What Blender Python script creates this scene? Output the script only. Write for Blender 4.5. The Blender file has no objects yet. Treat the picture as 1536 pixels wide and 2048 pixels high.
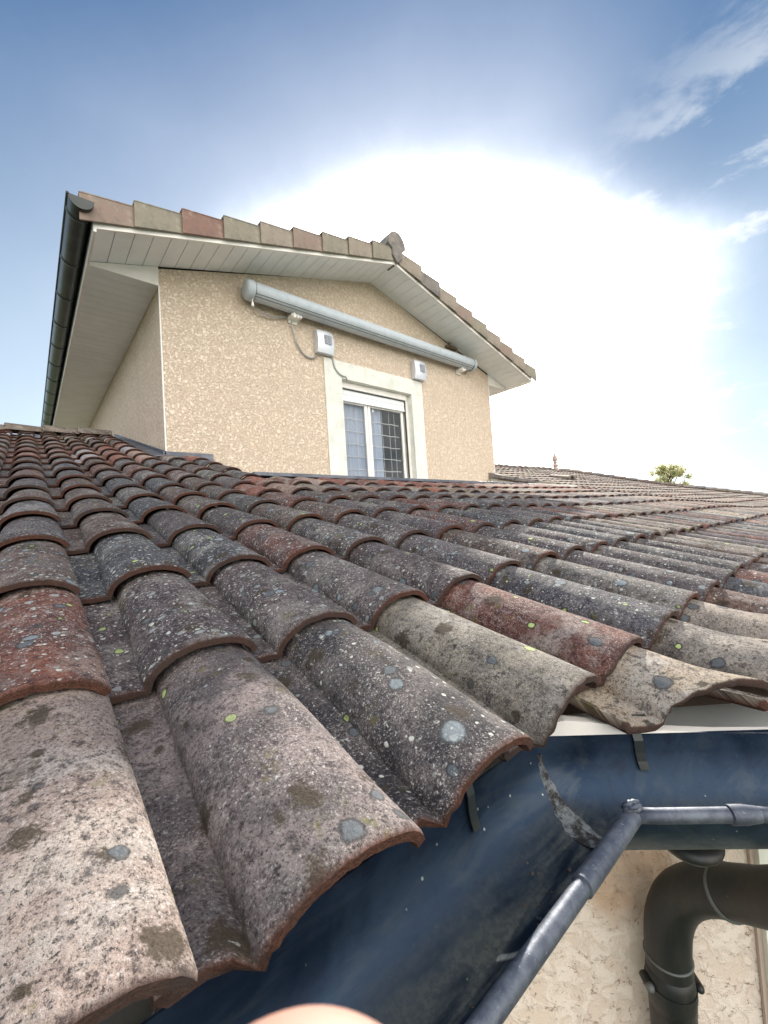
import bpy, bmesh, math, random
from mathutils import Vector, Matrix, noise
S = bpy.context.scene
COL = S.collection
R = math.radians
random.seed(7)

# ------------------------------------------------------------------ camera
cam_d = bpy.data.cameras.new('camera'); cam = bpy.data.objects.new('camera', cam_d); COL.objects.link(cam)
cx, cy_, cz = Vector((.7566, -.6507, -.0647)), Vector((.0229, -.0725, .9971)), Vector((.6535, .7559, .0399))
mw = Matrix((( cx.x, cy_.x, -cz.x, 0), (cx.y, cy_.y, -cz.y, 0), (cx.z, cy_.z, -cz.z, 0), (0, 0, 0, 1)))
cam.matrix_world = mw
cam_d.sensor_fit = 'HORIZONTAL'; cam_d.sensor_width = 36; cam_d.lens = 19.41
cam_d.clip_start = .002; cam_d.clip_end = 3000
cam_d.dof.use_dof = True; cam_d.dof.focus_distance = 1.6; cam_d.dof.aperture_fstop = 38
S.camera = cam
S.render.resolution_x = 768; S.render.resolution_y = 1024
S.view_settings.view_transform = 'Standard'; S.view_settings.look = 'None'
S.view_settings.exposure = .92; S.view_settings.gamma = 1
S.cycles.max_bounces = 8; S.cycles.use_denoising = True

# ------------------------------------------------------------------ sun and sky
SUN = Vector((.769, .447, .456)).normalized()
sd = bpy.data.lights.new('sun', 'SUN'); sd.energy = 4.5; sd.angle = R(.6); sd.color = (1, .93, .82)
so = bpy.data.objects.new('sun', sd); COL.objects.link(so); so.location = (8, 5, 12)
so.rotation_euler = SUN.to_track_quat('Z', 'Y').to_euler()


class NT:
    def __init__(s, tree):
        s.t = tree; s.n = tree.nodes; s.l = tree.links
    def put(s, v, sock):
        if isinstance(v, bpy.types.NodeSocket): s.l.new(v, sock)
        elif v is not None:
            if isinstance(v, (tuple, list)) and len(v) == 3 and sock.type == 'RGBA': v = (*v, 1)
            sock.default_value = v
    def node(s, typ, ins=None, **kw):
        n = s.n.new(typ)
        for k, v in kw.items(): setattr(n, k, v)
        for k, v in (ins or {}).items(): s.put(v, n.inputs[k])
        return n
    def m(s, op, a, b=None, c=None, clamp=False):
        n = s.node('ShaderNodeMath', operation=op); n.use_clamp = clamp
        s.put(a, n.inputs[0])
        if b is not None: s.put(b, n.inputs[1])
        if c is not None: s.put(c, n.inputs[2])
        return n.outputs[0]
    def ramp(s, x, a, b, lo=0., hi=1.):
        n = s.node('ShaderNodeMapRange', interpolation_type='SMOOTHSTEP')
        s.put(x, n.inputs['Value'])
        if a > b: a, b, lo, hi = b, a, hi, lo
        n.inputs['From Min'].default_value = a; n.inputs['From Max'].default_value = b
        n.inputs['To Min'].default_value = lo; n.inputs['To Max'].default_value = hi
        return n.outputs[0]
    def mix(s, f, a, b, mode='MIX'):
        n = s.node('ShaderNodeMix', data_type='RGBA', blend_type=mode)
        s.put(f, n.inputs[0]); s.put(a, n.inputs[6]); s.put(b, n.inputs[7])
        return n.outputs[2]
    def noise(s, vec, scale, detail=4, rough=.55, dist=0, col=False):
        n = s.node('ShaderNodeTexNoise', {'Scale': scale, 'Detail': detail, 'Roughness': rough, 'Distortion': dist})
        if vec is not None: s.put(vec, n.inputs['Vector'])
        return n.outputs['Color' if col else 'Fac']
    def vor(s, vec, scale, feature='F1', rnd=1):
        n = s.node('ShaderNodeTexVoronoi', {'Scale': scale, 'Randomness': rnd}, feature=feature)
        s.put(vec, n.inputs['Vector']); return n
    def vmath(s, op, a, b=None, scale=None):
        n = s.node('ShaderNodeVectorMath', operation=op); s.put(a, n.inputs[0])
        if b is not None: s.put(b, n.inputs[1])
        if scale is not None: s.put(scale, n.inputs['Scale'])
        return n.outputs[1] if op in ('DOT_PRODUCT', 'LENGTH', 'DISTANCE') else n.outputs[0]
    def sep(s, v):
        n = s.node('ShaderNodeSeparateXYZ', {0: v}); return n.outputs
    def comb(s, x, y, z):
        return s.node('ShaderNodeCombineXYZ', {0: x, 1: y, 2: z}).outputs[0]


W = bpy.data.worlds.new('World'); S.world = W; W.use_nodes = True
t = NT(W.node_tree); t.n.clear()
sky = t.node('ShaderNodeTexSky', sky_type='NISHITA', sun_disc=False)
sky.sun_elevation = math.asin(SUN.z); sky.sun_rotation = math.atan2(SUN.x, SUN.y)
sky.air_density = 1.0; sky.dust_density = .6; sky.ozone_density = 1.5; sky.altitude = 200
tc = t.node('ShaderNodeTexCoord').outputs['Generated']
dirn = t.vmath('NORMALIZE', tc)
GLOW = (cx * .066 + cy_ * .41 + cz).normalized()      # the brightest patch of thin cloud, a little left of the sun
cosang = t.vmath('DOT_PRODUCT', dirn, tuple(GLOW))
wob = t.noise(dirn, 3.0, 8, .62)
ang = t.m('ARCCOSINE', t.m('MINIMUM', cosang, .99999))
# bright thin cloud round the sun: the real forward scattered veil
veil2 = t.ramp(ang, .52, .20)
X, Y, Z = t.sep(dirn)[:3]
low = t.ramp(Z, .32, -.02)
ang = t.m('ADD', ang, t.m('MULTIPLY', t.m('SUBTRACT', wob, .5), .17))
ang0 = t.m('ADD', ang, t.m('MULTIPLY', t.m('MAXIMUM', t.m('SUBTRACT', Z, .68), 0), 1.15))
ang = t.m('ADD', ang, t.m('MULTIPLY', t.m('MAXIMUM', t.m('SUBTRACT', Z, .46), 0), 1.2))
ang = t.m('SUBTRACT', ang, t.m('MULTIPLY', low, .10))
def gauss(x, w, k): return t.m('EXPONENT', t.m('MULTIPLY', t.m('POWER', t.m('DIVIDE', t.m('MAXIMUM', x, 0), w), k), -1))
veil = t.m('ADD', t.m('MINIMUM', t.m('MULTIPLY', gauss(ang, .375, 3.32), 7.3), 1.5), t.m('MULTIPLY', t.m('MULTIPLY', gauss(ang0, .60, 2.39), .33), t.ramp(t.vmath('DOT_PRODUCT', dirn, tuple(cx)), .52, .22, .05, 1)))
right = t.ramp(t.vmath('DOT_PRODUCT', dirn, (.93, -.25, .0)), .55, .95)
# cloud streaks
cp = t.vmath('DIVIDE', dirn, t.comb(t.m('ADD', t.m('MAXIMUM', Z, 0), .25), t.m('ADD', t.m('MAXIMUM', Z, 0), .25), .25))
cn = t.noise(t.vmath('MULTIPLY', cp, (1.0, 1.5, 1.0)), 3.4, 9, .60, .15)
side = t.ramp(t.vmath('DOT_PRODUCT', dirn, (.96, -.05, .2)), .80, .93)
cloud = t.m('MULTIPLY', t.ramp(cn, .50, .66), side)
back = t.ramp(t.vmath('DOT_PRODUCT', dirn, (-.22, -.93, .28)), .30, .85)   # unseen bright cloud added behind the viewer to light the shaded wall
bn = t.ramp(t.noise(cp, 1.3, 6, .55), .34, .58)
K = .06
skyc = t.mix(1.0, sky.outputs[0], (K, K, K), 'MULTIPLY')
grad = t.mix(t.ramp(Z, .10, .84), (.38, .48, .58), (.002, .067, .191))
grad = t.mix(t.m('MULTIPLY', low, .75), grad, (.50, .61, .70))
base = t.mix(.85, skyc, grad)
base = t.mix(t.m('MULTIPLY', cloud, .6), base, (.62, .63, .63))
base = t.mix(1.0, base, t.mix(1.0, t.comb(veil, veil, veil), (1.1, 1.06, 1.0), 'MULTIPLY'), 'ADD')
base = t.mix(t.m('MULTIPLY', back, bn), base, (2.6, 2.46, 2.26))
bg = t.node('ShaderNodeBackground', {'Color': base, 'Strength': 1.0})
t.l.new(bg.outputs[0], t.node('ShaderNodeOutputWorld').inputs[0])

# ------------------------------------------------------------------ mesh helpers
ORG = {}
def set_props(o, label=None, cat=None, group=None, kind=None):
    if label: o['label'] = label
    if cat: o['category'] = cat
    if group: o['group'] = group
    if kind: o['kind'] = kind
    return o
def thing(name, loc, label, cat, group=None):
    o = bpy.data.objects.new(name, None); COL.objects.link(o); o.empty_display_size = .1
    o.location = loc; ORG[o.name] = Vector(loc)
    return set_props(o, label, cat, group)
class MB:
    def __init__(s): s.v = []; s.f = []; s.mi = []; s.uv = []; s.col = []; s.inf = []
    def add(s, vs, fs, mi=0, col=None, inf=None, uv=None):
        b = len(s.v); s.v += [Vector(p) for p in vs]; s.f += [tuple(i + b for i in f) for f in fs]; s.mi += [mi] * len(fs)
        if col is not None: s.col += col; s.inf += inf; s.uv += uv
        return b
    def box(s, x0, x1, y0, y1, z0, z1, mi=0):
        s.add([(x0, y0, z0), (x1, y0, z0), (x1, y1, z0), (x0, y1, z0), (x0, y0, z1), (x1, y0, z1), (x1, y1, z1), (x0, y1, z1)],
              [(0, 3, 2, 1), (4, 5, 6, 7), (0, 1, 5, 4), (1, 2, 6, 5), (2, 3, 7, 6), (3, 0, 4, 7)], mi)
    def prism(s, poly, ext, mi=0):
        """closed polygon (3D points) extruded by vector ext"""
        n = len(poly); a = [Vector(p) for p in poly]; e = Vector(ext)
        s.add(a + [p + e for p in a], [tuple(range(n))[::-1], tuple(range(n, 2 * n))] + [(i, (i + 1) % n, (i + 1) % n + n, i + n) for i in range(n)], mi)
    def tube(s, path, r, n=12, mi=0, caps=True, rs=None):
        pts = [Vector(p) for p in path]; rings = []; prev = None
        for i, p in enumerate(pts):
            d = (pts[min(i + 1, len(pts) - 1)] - pts[max(i - 1, 0)]).normalized()
            if prev is None:
                up = Vector((0, 0, 1)) if abs(d.z) < .9 else Vector((1, 0, 0)); a = d.cross(up).normalized()
            else: a = (prev - d * prev.dot(d)).normalized()
            prev = a; b = d.cross(a); rr = rs[i] if rs else r
            rings.append([p + (a * math.cos(2 * math.pi * k / n) + b * math.sin(2 * math.pi * k / n)) * rr for k in range(n)])
        vs = [q for rg in rings for q in rg]; fs = []
        for i in range(len(pts) - 1):
            for k in range(n): fs.append((i * n + k, i * n + (k + 1) % n, (i + 1) * n + (k + 1) % n, (i + 1) * n + k))
        if caps: fs += [tuple(range(n))[::-1], tuple((len(pts) - 1) * n + k for k in range(n))]
        s.add(vs, fs, mi)
    def lathe(s, prof, c, n=20, mi=0):
        c = Vector(c); vs = []; fs = []
        for r, z in prof: vs += [c + Vector((r * math.cos(2 * math.pi * k / n), r * math.sin(2 * math.pi * k / n), z)) for k in range(n)]
        for i in range(len(prof) - 1):
            for k in range(n): fs.append((i * n + k, i * n + (k + 1) % n, (i + 1) * n + (k + 1) % n, (i + 1) * n + k))
        fs += [tuple(range(n))[::-1], tuple((len(prof) - 1) * n + k for k in range(n))]
        s.add(vs, fs, mi)
    def build(s, name, mats, parent=None, org=None, smooth=False, bevel=0, auto=None):
        if org is None:
            lo = Vector([min(v[k] for v in s.v) for k in range(3)]); hi = Vector([max(v[k] for v in s.v) for k in range(3)])
            org = Vector(((lo.x + hi.x) / 2, (lo.y + hi.y) / 2, lo.z))
        org = Vector(org)
        me = bpy.data.meshes.new(name); me.from_pydata([v - org for v in s.v], [], s.f)
        if not isinstance(mats, (list, tuple)): mats = [mats]
        for m in mats: me.materials.append(m)
        me.polygons.foreach_set('material_index', s.mi)
        if s.col:
            a = me.attributes.new('tcol', 'FLOAT_COLOR', 'POINT'); a.data.foreach_set('color', [c for q in s.col for c in q])
            a = me.attributes.new('tinf', 'FLOAT_COLOR', 'POINT'); a.data.foreach_set('color', [c for q in s.inf for c in q])
            uvl = me.uv_layers.new(name='UVMap')
            li = [0] * len(me.loops); me.loops.foreach_get('vertex_index', li)
            uvl.data.foreach_set('uv', [c for i in li for c in s.uv[i]])
        if smooth or auto:
            me.polygons.foreach_set('use_smooth', [True] * len(me.polygons))
            if auto: me.set_sharp_from_angle(angle=R(auto))
        me.update()
        o = bpy.data.objects.new(name, me); COL.objects.link(o)
        if parent is not None:
            o.parent = parent; o.location = org - ORG[parent.name]
        else: o.location = org
        ORG[o.name] = org
        if bevel:
            b = o.modifiers.new('bevel', 'BEVEL'); b.width = bevel; b.segments = 2; b.limit_method = 'ANGLE'; b.angle_limit = R(40)
        return o

# ------------------------------------------------------------------ materials
def mat(name, color=(.5, .5, .5), rough=.6, metal=0, fn=None, spec=.5):
    m = bpy.data.materials.new(name); m.use_nodes = True; t = NT(m.node_tree); t.n.clear()
    p = t.node('ShaderNodeBsdfPrincipled', {'Base Color': color, 'Roughness': rough, 'Metallic': metal, 'Specular IOR Level': spec})
    t.l.new(p.outputs[0], t.node('ShaderNodeOutputMaterial').inputs[0])
    if fn: fn(t, p)
    return m
def bump(t, p, h, dist=.002, strength=.6):
    b = t.node('ShaderNodeBump', {'Height': h, 'Distance': dist, 'Strength': strength}); t.l.new(b.outputs[0], p.inputs['Normal']); return b
def objc(t): return t.node('ShaderNodeTexCoord').outputs['Object']

def tile_fn(t, p):
    uv = t.node('ShaderNodeUVMap').outputs[0]
    ca = t.node('ShaderNodeAttribute', attribute_name='tcol'); ia = t.node('ShaderNodeAttribute', attribute_name='tinf')
    edge = ca.outputs['Alpha']; ii = t.node('ShaderNodeSeparateColor', {0: ia.outputs['Color']}).outputs
    seed, grime, lich = ii[0], ii[1], ii[2]
    U = t.sep(uv); v = t.comb(U[0], U[1], t.m('MULTIPLY', seed, 40))
    warp = t.vmath('SCALE', t.vmath('SUBTRACT', t.noise(v, 70, 3, .6, 0, True), (.5, .5, .5)), scale=.022)
    vw = t.vmath('ADD', v, warp)
    warp2 = t.vmath('SCALE', t.vmath('SUBTRACT', t.noise(v, 240, 4, .7, 0, True), (.5, .5, .5)), scale=.016)
    vf = t.vmath('ADD', vw, warp2)
    fine = t.m('ADD', t.m('MULTIPLY', t.noise(v, 420, 3, .8), .62), t.m('MULTIPLY', t.noise(v, 170, 3, .7), .38)); mid = t.noise(v, 60, 6, .7); big = t.noise(v, 11, 6, .62, .4); big2 = t.noise(t.vmath('ADD', v, (5.1, 3.3, 0)), 7, 5, .6, .3)
    c = ca.outputs['Color']
    # crust of grime, its blue cast put in for skylit shade
    g = t.m('MULTIPLY', t.ramp(t.m('ADD', t.m('MULTIPLY', big, .6), t.m('MULTIPLY', mid, .4)), .43, .57), grime)
    c = t.mix(t.m('MULTIPLY', g, .92), c, (.020, .020, .026))
    c = t.mix(t.m('MULTIPLY', t.ramp(big2, .48, .62), t.m('SUBTRACT', .9, t.m('MULTIPLY', grime, .9))), c, (.38, .355, .325))      # pale dusty patches
    c = t.mix(t.m('MULTIPLY', t.ramp(mid, .46, .68), t.m('SUBTRACT', .42, t.m('MULTIPLY', grime, .22))), c, (.30, .275, .265))
    c = t.mix(t.m('MULTIPLY', t.ramp(mid, .52, .34), .80), c, (.026, .022, .026))
    gm_ = t.ramp(t.noise(t.vmath('ADD', v, (7, 1, 0)), 6, 4, .6), .36, .62, .30, 1.0)
    c = t.mix(t.m('MULTIPLY', t.ramp(fine, .53, .62, 0, .85), gm_), c, (.50, .465, .45))
    c = t.mix(t.ramp(fine, .48, .40, 0, .9), c, (.022, .020, .024))
    # pepper pores
    pv = t.vor(vf, 130); c = t.mix(t.m('MULTIPLY', t.m('MULTIPLY', t.ramp(pv.outputs['Distance'], .30, .15), t.ramp(t.sep(pv.outputs['Color'])[0], .72, .76)), .8), c, (.03, .026, .026))
    frn = t.noise(v, 330, 2, .7); frn2 = t.noise(v, 55, 3, .6)
    hs = None
    def spots(scale, r0, r1, thr, colr, vec, amt=1., soft=.05, ring=None, dens=None, off=(0, 0, 0), fr=0):
        nonlocal c, hs
        n = t.vor(t.vmath('ADD', vec, off), scale); rn = t.sep(n.outputs['Color'])
        th = rn[0] if dens is None else t.m('MULTIPLY', rn[0], dens)
        on = t.ramp(th, thr, thr + .02)
        rad = t.m('ADD', t.m('MULTIPLY', rn[1], r1 - r0), r0)
        d = t.m('DIVIDE', n.outputs['Distance'], rad)
        if fr: d = t.m('ADD', d, t.m('ADD', t.m('MULTIPLY', t.m('SUBTRACT', frn, .5), fr * 1.6), t.m('MULTIPLY', t.m('SUBTRACT', frn2, .5), fr * 2.2)))
        mk = t.m('MULTIPLY', t.ramp(d, 1.0, 1.0 - soft * 8), on)
        if ring: c = t.mix(t.m('MULTIPLY', t.m('MULTIPLY', t.ramp(d, 1.22, 1.06), on), .8), c, ring)
        col2 = t.mix(rn[2], colr, tuple(q * .62 for q in colr)); col2 = t.mix(t.ramp(fine, .42, .60, .0, .45), tuple(q * .7 for q in colr) if soft > .06 else col2, tuple(min(1, q * 1.35) for q in colr)); col2 = t.mix(t.ramp(d, .35, .8, .35, 0), col2, tuple(q * .6 for q in colr))
        c = t.mix(t.m('MULTIPLY', mk, amt), c, col2)
        hs = mk if hs is None else t.m('MAXIMUM', hs, mk)
    wl_ = t.vmath('ADD', v, t.vmath('SCALE', t.vmath('SUBTRACT', t.noise(v, 45, 2, .5, 0, True), (.5, .5, .5)), scale=.012))
    spots(12, .16, .36, .30, (.066, .050, .034), wl_, .90, .065, off=(3, 1, 0), fr=.9)
    spots(21, .13, .30, .62, (.060, .046, .032), wl_, .90, .065, off=(5, 9, 0), fr=.8)
    spots(13, .12, .27, .58, (.27, .32, .35), wl_, .80, .04, (.045, .048, .052), lich, off=(1, 7, 0), fr=.22)
    spots(19, .12, .28, .60, (.15, .17, .19), wl_, .75, .04, (.04, .042, .045), off=(8, 8, 0), fr=.22)
    spots(34, .14, .34, .60, (.34, .37, .37), wl_, .85, .05, None, lich, off=(9, 2, 0))
    spots(75, .14, .36, .63, (.58, .60, .54), wl_, .95, .05, None, lich)
    spots(150, .18, .42, .58, (.56, .56, .52), vw, .8, .06, None, lich, off=(4, 4, 0))
    spots(14, .07, .17, .62, (.44, .55, .22), wl_, .9, .03, (.03, .03, .02), off=(2, 5, 0))
    spots(6, .04, .08, .95, (.72, .18, .02), vf, .9, .05, off=(6, 6, 0))
    ol = t.m('MULTIPLY', t.ramp(t.noise(t.vmath('ADD', v, (2, 9, 0)), 14, 7, .72), .60, .68), t.ramp(mid, .42, .55))
    c = t.mix(t.m('MULTIPLY', ol, .75), c, (.115, .105, .012))
    # bare clay on the broken edge
    ec = t.mix(t.ramp(fine, .40, .62), (.045, .020, .014), (.125, .055, .037))
    ec = t.mix(t.m('MULTIPLY', t.ramp(big, .50, .60), .7), ec, (.05, .035, .03))
    ec = t.mix(t.ramp(seed, .3, .9, 0, .55), ec, (.045, .036, .034))
    c = t.mix(edge, c, ec)
    t.l.new(c, p.inputs['Base Color'])
    h = t.m('ADD', t.m('ADD', t.m('MULTIPLY', fine, .8), t.m('MULTIPLY', mid, 1.6)), t.m('MULTIPLY', hs, .12))
    bump(t, p, h, .0035, .75)
M = {}
M['tile'] = mat('weathered_clay', rough=.9, fn=tile_fn, spec=.25)

def render_fn(light, dark, stain=None, sc=26, soft=.03, bd=.007):
    def fn(t, p):
        v = objc(t)
        w = t.vmath('ADD', v, t.vmath('SCALE', t.noise(v, 30, 3, .6, 0, True), scale=.02))
        n = t.noise(w, sc, 5, .62, .7); f = t.noise(v, 260, 3, .7); lo = t.noise(v, 1.3, 4, .6)
        plate = t.ramp(n, .5 - soft, .5 + soft)
        c = t.mix(plate, dark, light)
        c = t.mix(t.ramp(f, .35, .7, 0, .35), c, tuple(q * .62 for q in light))
        c = t.mix(t.ramp(lo, .35, .7, 0, .30), c, tuple(q * .78 for q in light)); c = t.mix(t.ramp(t.noise(t.vmath('MULTIPLY', v, (5, 5, .5)), 1.0, 6, .65), .50, .70, 0, .22), c, tuple(q * .62 for q in light))
        h = t.m('ADD', plate, t.m('MULTIPLY', f, .35))
        if stain: c, h = stain(t, v, c, h)
        t.l.new(c, p.inputs['Base Color']); bump(t, p, h, bd, .9 if bd > .005 else .6)
    return fn
M['render'] = mat('beige_render', rough=.95, fn=render_fn((.82, .695, .56), (.62, .49, .375), None, 40, .06), spec=.2)
def stain_low(t, v, c, h):
    n = t.noise(v, 9, 5, .65); sq = t.m('ABSOLUTE', t.m('SUBTRACT', t.noise(v, 30, 4, .65, 1.0), .5))
    pits = t.m('MULTIPLY', t.ramp(sq, .020, .006), t.ramp(t.noise(t.vmath('ADD', v, (3, 3, 3)), 38, 3, .6), .52, .60))
    c = t.mix(t.m('MULTIPLY', pits, .75), c, (.22, .125, .075))
    d = t.vmath('DISTANCE', t.vmath('ADD', v, t.vmath('SCALE', t.noise(v, 6, 4, .6, 0, True), scale=.12)), STAIN)
    c = t.mix(t.ramp(d, .15, .08, 0, .5), c, t.mix(t.ramp(n, .4, .6), (.20, .10, .035), (.36, .17, .05)))
    return c, t.m('SUBTRACT', h, t.m('MULTIPLY', pits, 1.2))
WORG = (.787, .70, -3.2)
STAIN = tuple(Vector((1.10, .46, -.80)) - Vector(WORG))
M['render_low'] = mat('cream_render', rough=.95, fn=render_fn((.78, .69, .61), (.68, .56, .47), stain_low, 26, .10, .004), spec=.2)
def pvc_fn(a=.80):
    def fn(t, p):
        v = objc(t); n = t.noise(v, 3, 5, .6); t.l.new(t.mix(t.ramp(n, .35, .7), (a, a * .975, a * .93), (a * .86, a * .83, a * .77)), p.inputs['Base Color'])
    return fn
M['pvc'] = mat('white_pvc', rough=.45, fn=pvc_fn(.80))
M['pvc_trim'] = mat('white_trim', rough=.35, fn=pvc_fn(.86))
M['soffit'] = mat('soffit_pvc', rough=.5, fn=lambda t, p: t.l.new(t.mix(t.ramp(t.noise(objc(t), 3, 5, .6), .35, .7), (.82, .86, .87), (.75, .785, .785)), p.inputs['Base Color']))
M['surround'] = mat('painted_surround', rough=.8, fn=lambda t, p: (
    t.l.new(t.mix(t.ramp(t.noise(objc(t), 5, 6, .65), .35, .7), (.74, .74, .68), (.60, .60, .55)), p.inputs['Base Color']), bump(t, p, t.noise(objc(t), 90, 4, .6), .002, .5)))
def zinc_fn(t, p):
    v = objc(t)
    at = t.node('ShaderNodeAttribute', attribute_name='dirt').outputs['Fac']
    n = t.noise(t.vmath('MULTIPLY', v, (1, 1, 1)), 7, 6, .6, .5); f = t.noise(v, 120, 4, .7)
    c = t.mix(t.ramp(n, .35, .7), (.012, .027, .055), (.030, .052, .088))
    c = t.mix(t.ramp(f, .62, .8, 0, .35), c, (.16, .18, .19))
    dm = t.m('MULTIPLY', at, t.ramp(t.noise(t.vmath('MULTIPLY', v, (.45, 2.6, 2.6)), 9, 5, .6, .5), .36, .62))
    c = t.mix(t.m('MULTIPLY', dm, .85), c, t.mix(t.ramp(f, .4, .6), (.13, .14, .12), (.22, .23, .185)))
    sm_ = t.noise(t.vmath('MULTIPLY', v, (.6, 2.4, 2.4)), 7, 6, .68, 1.0)
    c = t.mix(t.ramp(sm_, .50, .66, 0, .35), c, (.070, .085, .095)); c = t.mix(t.ramp(sm_, .46, .36, 0, .5), c, (.018, .022, .036))
    sp = t.vor(v, 55); sm = t.m('MULTIPLY', t.ramp(sp.outputs['Distance'], .13, .07), t.ramp(t.sep(sp.outputs['Color'])[0], .74, .76))
    c = t.mix(t.m('MULTIPLY', sm, .7), c, (.45, .50, .48))
    t.l.new(c, p.inputs['Base Color'])
    t.l.new(t.m('ADD', t.m('MULTIPLY', dm, .4), t.ramp(n, .3, .7, .36, .56)), p.inputs['Roughness'])
    t.l.new(t.m('MULTIPLY', t.m('SUBTRACT', 1, dm), .75), p.inputs['Metallic'])
    bump(t, p, t.m('ADD', t.m('MULTIPLY', n, 1.5), t.m('MULTIPLY', f, .15)), .002, .35)
M['zinc'] = mat('dark_zinc', rough=.3, metal=.7, fn=zinc_fn)
def bead_fn(t, p):
    v = objc(t); n = t.noise(v, 30, 6, .7); s = t.noise(t.vmath('MULTIPLY', v, (1, 1, 1)), 160, 4, .7)
    c = t.mix(t.ramp(n, .4, .65), (.062, .072, .100), (.125, .14, .17)); c = t.mix(t.ramp(s, .62, .72, 0, .6), c, (.34, .36, .38))
    t.l.new(c, p.inputs['Base Color']); bump(t, p, s, .001, .4)
M['bead'] = mat('worn_zinc', rough=.55, metal=.5, fn=bead_fn)
def pipe_fn(t, p):
    v = objc(t); n = t.noise(t.vmath('MULTIPLY', v, (1, 1, .25)), 12, 6, .65); s = t.noise(v, 200, 3, .7)
    c = t.mix(t.ramp(n, .4, .65), (.019, .022, .024), (.040, .037, .034)); c = t.mix(t.ramp(s, .66, .75, 0, .5), c, (.2, .22, .2))
    t.l.new(c, p.inputs['Base Color']); bump(t, p, n, .001, .3)
M['pipe'] = mat('aged_pipe', rough=.5, metal=.45, fn=pipe_fn)
def solder_fn(t, p):
    v = objc(t); n = t.noise(v, 60, 6, .75); t.l.new(t.mix(t.ramp(n, .42, .62), (.035, .032, .032), (.24, .27, .29)), p.inputs['Base Color']); bump(t, p, n, .006, 1)
M['solder'] = mat('solder_crust', rough=.8, metal=.1, fn=solder_fn)
M['silt'] = mat('silt', (.10, .085, .065), .95)
M['seam'] = mat('seam_grey', (.11, .12, .12), .6, .3)
M['flash'] = mat('grey_flashing', rough=.45, metal=.3, fn=lambda t, p: t.l.new(t.mix(t.ramp(t.noise(objc(t), 6, 5, .6), .4, .65), (.085, .095, .12), (.15, .16, .19)), p.inputs['Base Color']))
M['flash_lit'] = mat('sky_lit_flashing', (.62, .62, .60), .4, .2)  # same zinc, with daylight and sky reflection put into a paler colour
M['gutter_up'] = mat('anthracite_gutter', rough=.32, metal=.25, fn=lambda t, p: t.l.new(t.mix(t.ramp(t.noise(objc(t), 4, 5, .6), .4, .65), (.030, .036, .036), (.055, .062, .060)), p.inputs['Base Color']))
M['alu'] = mat('silver_aluminium', rough=.65, metal=.1, fn=lambda t, p: t.l.new(t.mix(t.ramp(t.noise(objc(t), 8, 4, .6), .4, .7), (.47, .52, .56), (.41, .46, .50)), p.inputs['Base Color']))
M['alu_dark'] = mat('dark_seam', (.06, .06, .065), .5)
M['silver'] = mat('silver_plastic', (.62, .65, .70), .35, .3)
M['grille'] = mat('grille_grey', (.36, .38, .42), .5)
M['joint'] = mat('soffit_joint', (.42, .42, .41), .7)
M['cable'] = mat('grey_cable', (.38, .38, .38), .5)
M['white'] = mat('white_plastic', (.8, .79, .75), .45)
M['dark'] = mat('dark_void', (.02, .02, .022), .9)
M['wood'] = mat('old_batten', (.14, .10, .07), .9)
M['glass'] = mat('window_glass', (.02, .035, .05), .04, 0, spec=1.0)
M['glass'].node_tree.nodes['Principled BSDF'].inputs['Alpha'].default_value = .22
M['net'] = mat('net_curtain', (.58, .68, .86), .8)
M['netline'] = mat('curtain_stripe', (.9, .92, .93), .8)
M['terra'] = mat('terracotta', rough=.85, fn=lambda t, p: t.l.new(t.mix(t.ramp(t.noise(objc(t), 3, 6, .7), .35, .7), (.26, .16, .11), (.15, .10, .08)), p.inputs['Base Color']))
def clay(name, a, b):
    def fn(t, p):
        v = objc(t); n = t.noise(v, 7, 6, .65); f = t.noise(v, 90, 4, .7); c = t.mix(t.ramp(n, .38, .68), a, b); c = t.mix(t.ramp(f, .55, .75, 0, .3), c, tuple(q * .5 for q in a)); st_ = t.noise(t.vmath('ADD', v, (4, 2, 7)), 4.5, 7, .7); c = t.mix(t.ramp(st_, .52, .66, 0, .6), c, (.11, .10, .09)); c = t.mix(t.ramp(st_, .45, .36, 0, .35), c, (.42, .37, .31))
        t.l.new(c, p.inputs['Base Color']); bump(t, p, f, .002, .4)
    return mat(name, rough=.85, fn=fn, spec=.25)
M['v_tan'] = clay('tan_clay', (.30, .255, .21), (.24, .205, .17)); M['v_olive'] = clay('olive_clay', (.265, .24, .19), (.215, .195, .16))
M['v_red'] = clay('red_clay', (.24, .148, .122), (.20, .13, .11)); M['v_pink'] = clay('pink_clay', (.27, .20, .168), (.245, .205, .17))
M['finial'] = clay('glare_paled_clay', (.50, .38, .32), (.42, .33, .28)); M['v_grey'] = clay('grey_clay', (.22, .20, .185), (.15, .135, .13))  # finial clay is paled to imitate the sun's glare
M['grass'] = mat('grass', rough=.95, fn=lambda t, p: t.l.new(t.mix(t.ramp(t.noise(objc(t), .4, 8, .7), .35, .7), (.05, .09, .03), (.10, .11, .05)), p.inputs['Base Color']))
def skin_fn(t, p):
    v = objc(t); n = t.noise(v, 300, 4, .6); t.l.new(t.mix(n, (.40, .215, .165), (.50, .29, .23)), p.inputs['Base Color']); p.inputs['Subsurface Weight'].default_value = .25
    p.inputs['Subsurface Radius'].default_value = (.004, .0015, .0008); p.inputs['Subsurface Scale'].default_value = 1
M['skin'] = mat('skin', rough=.5, fn=skin_fn)
M['nail'] = mat('nail', (.75, .52, .45), .3)
M['bark'] = mat('bark', (.10, .07, .05), .95)
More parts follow.
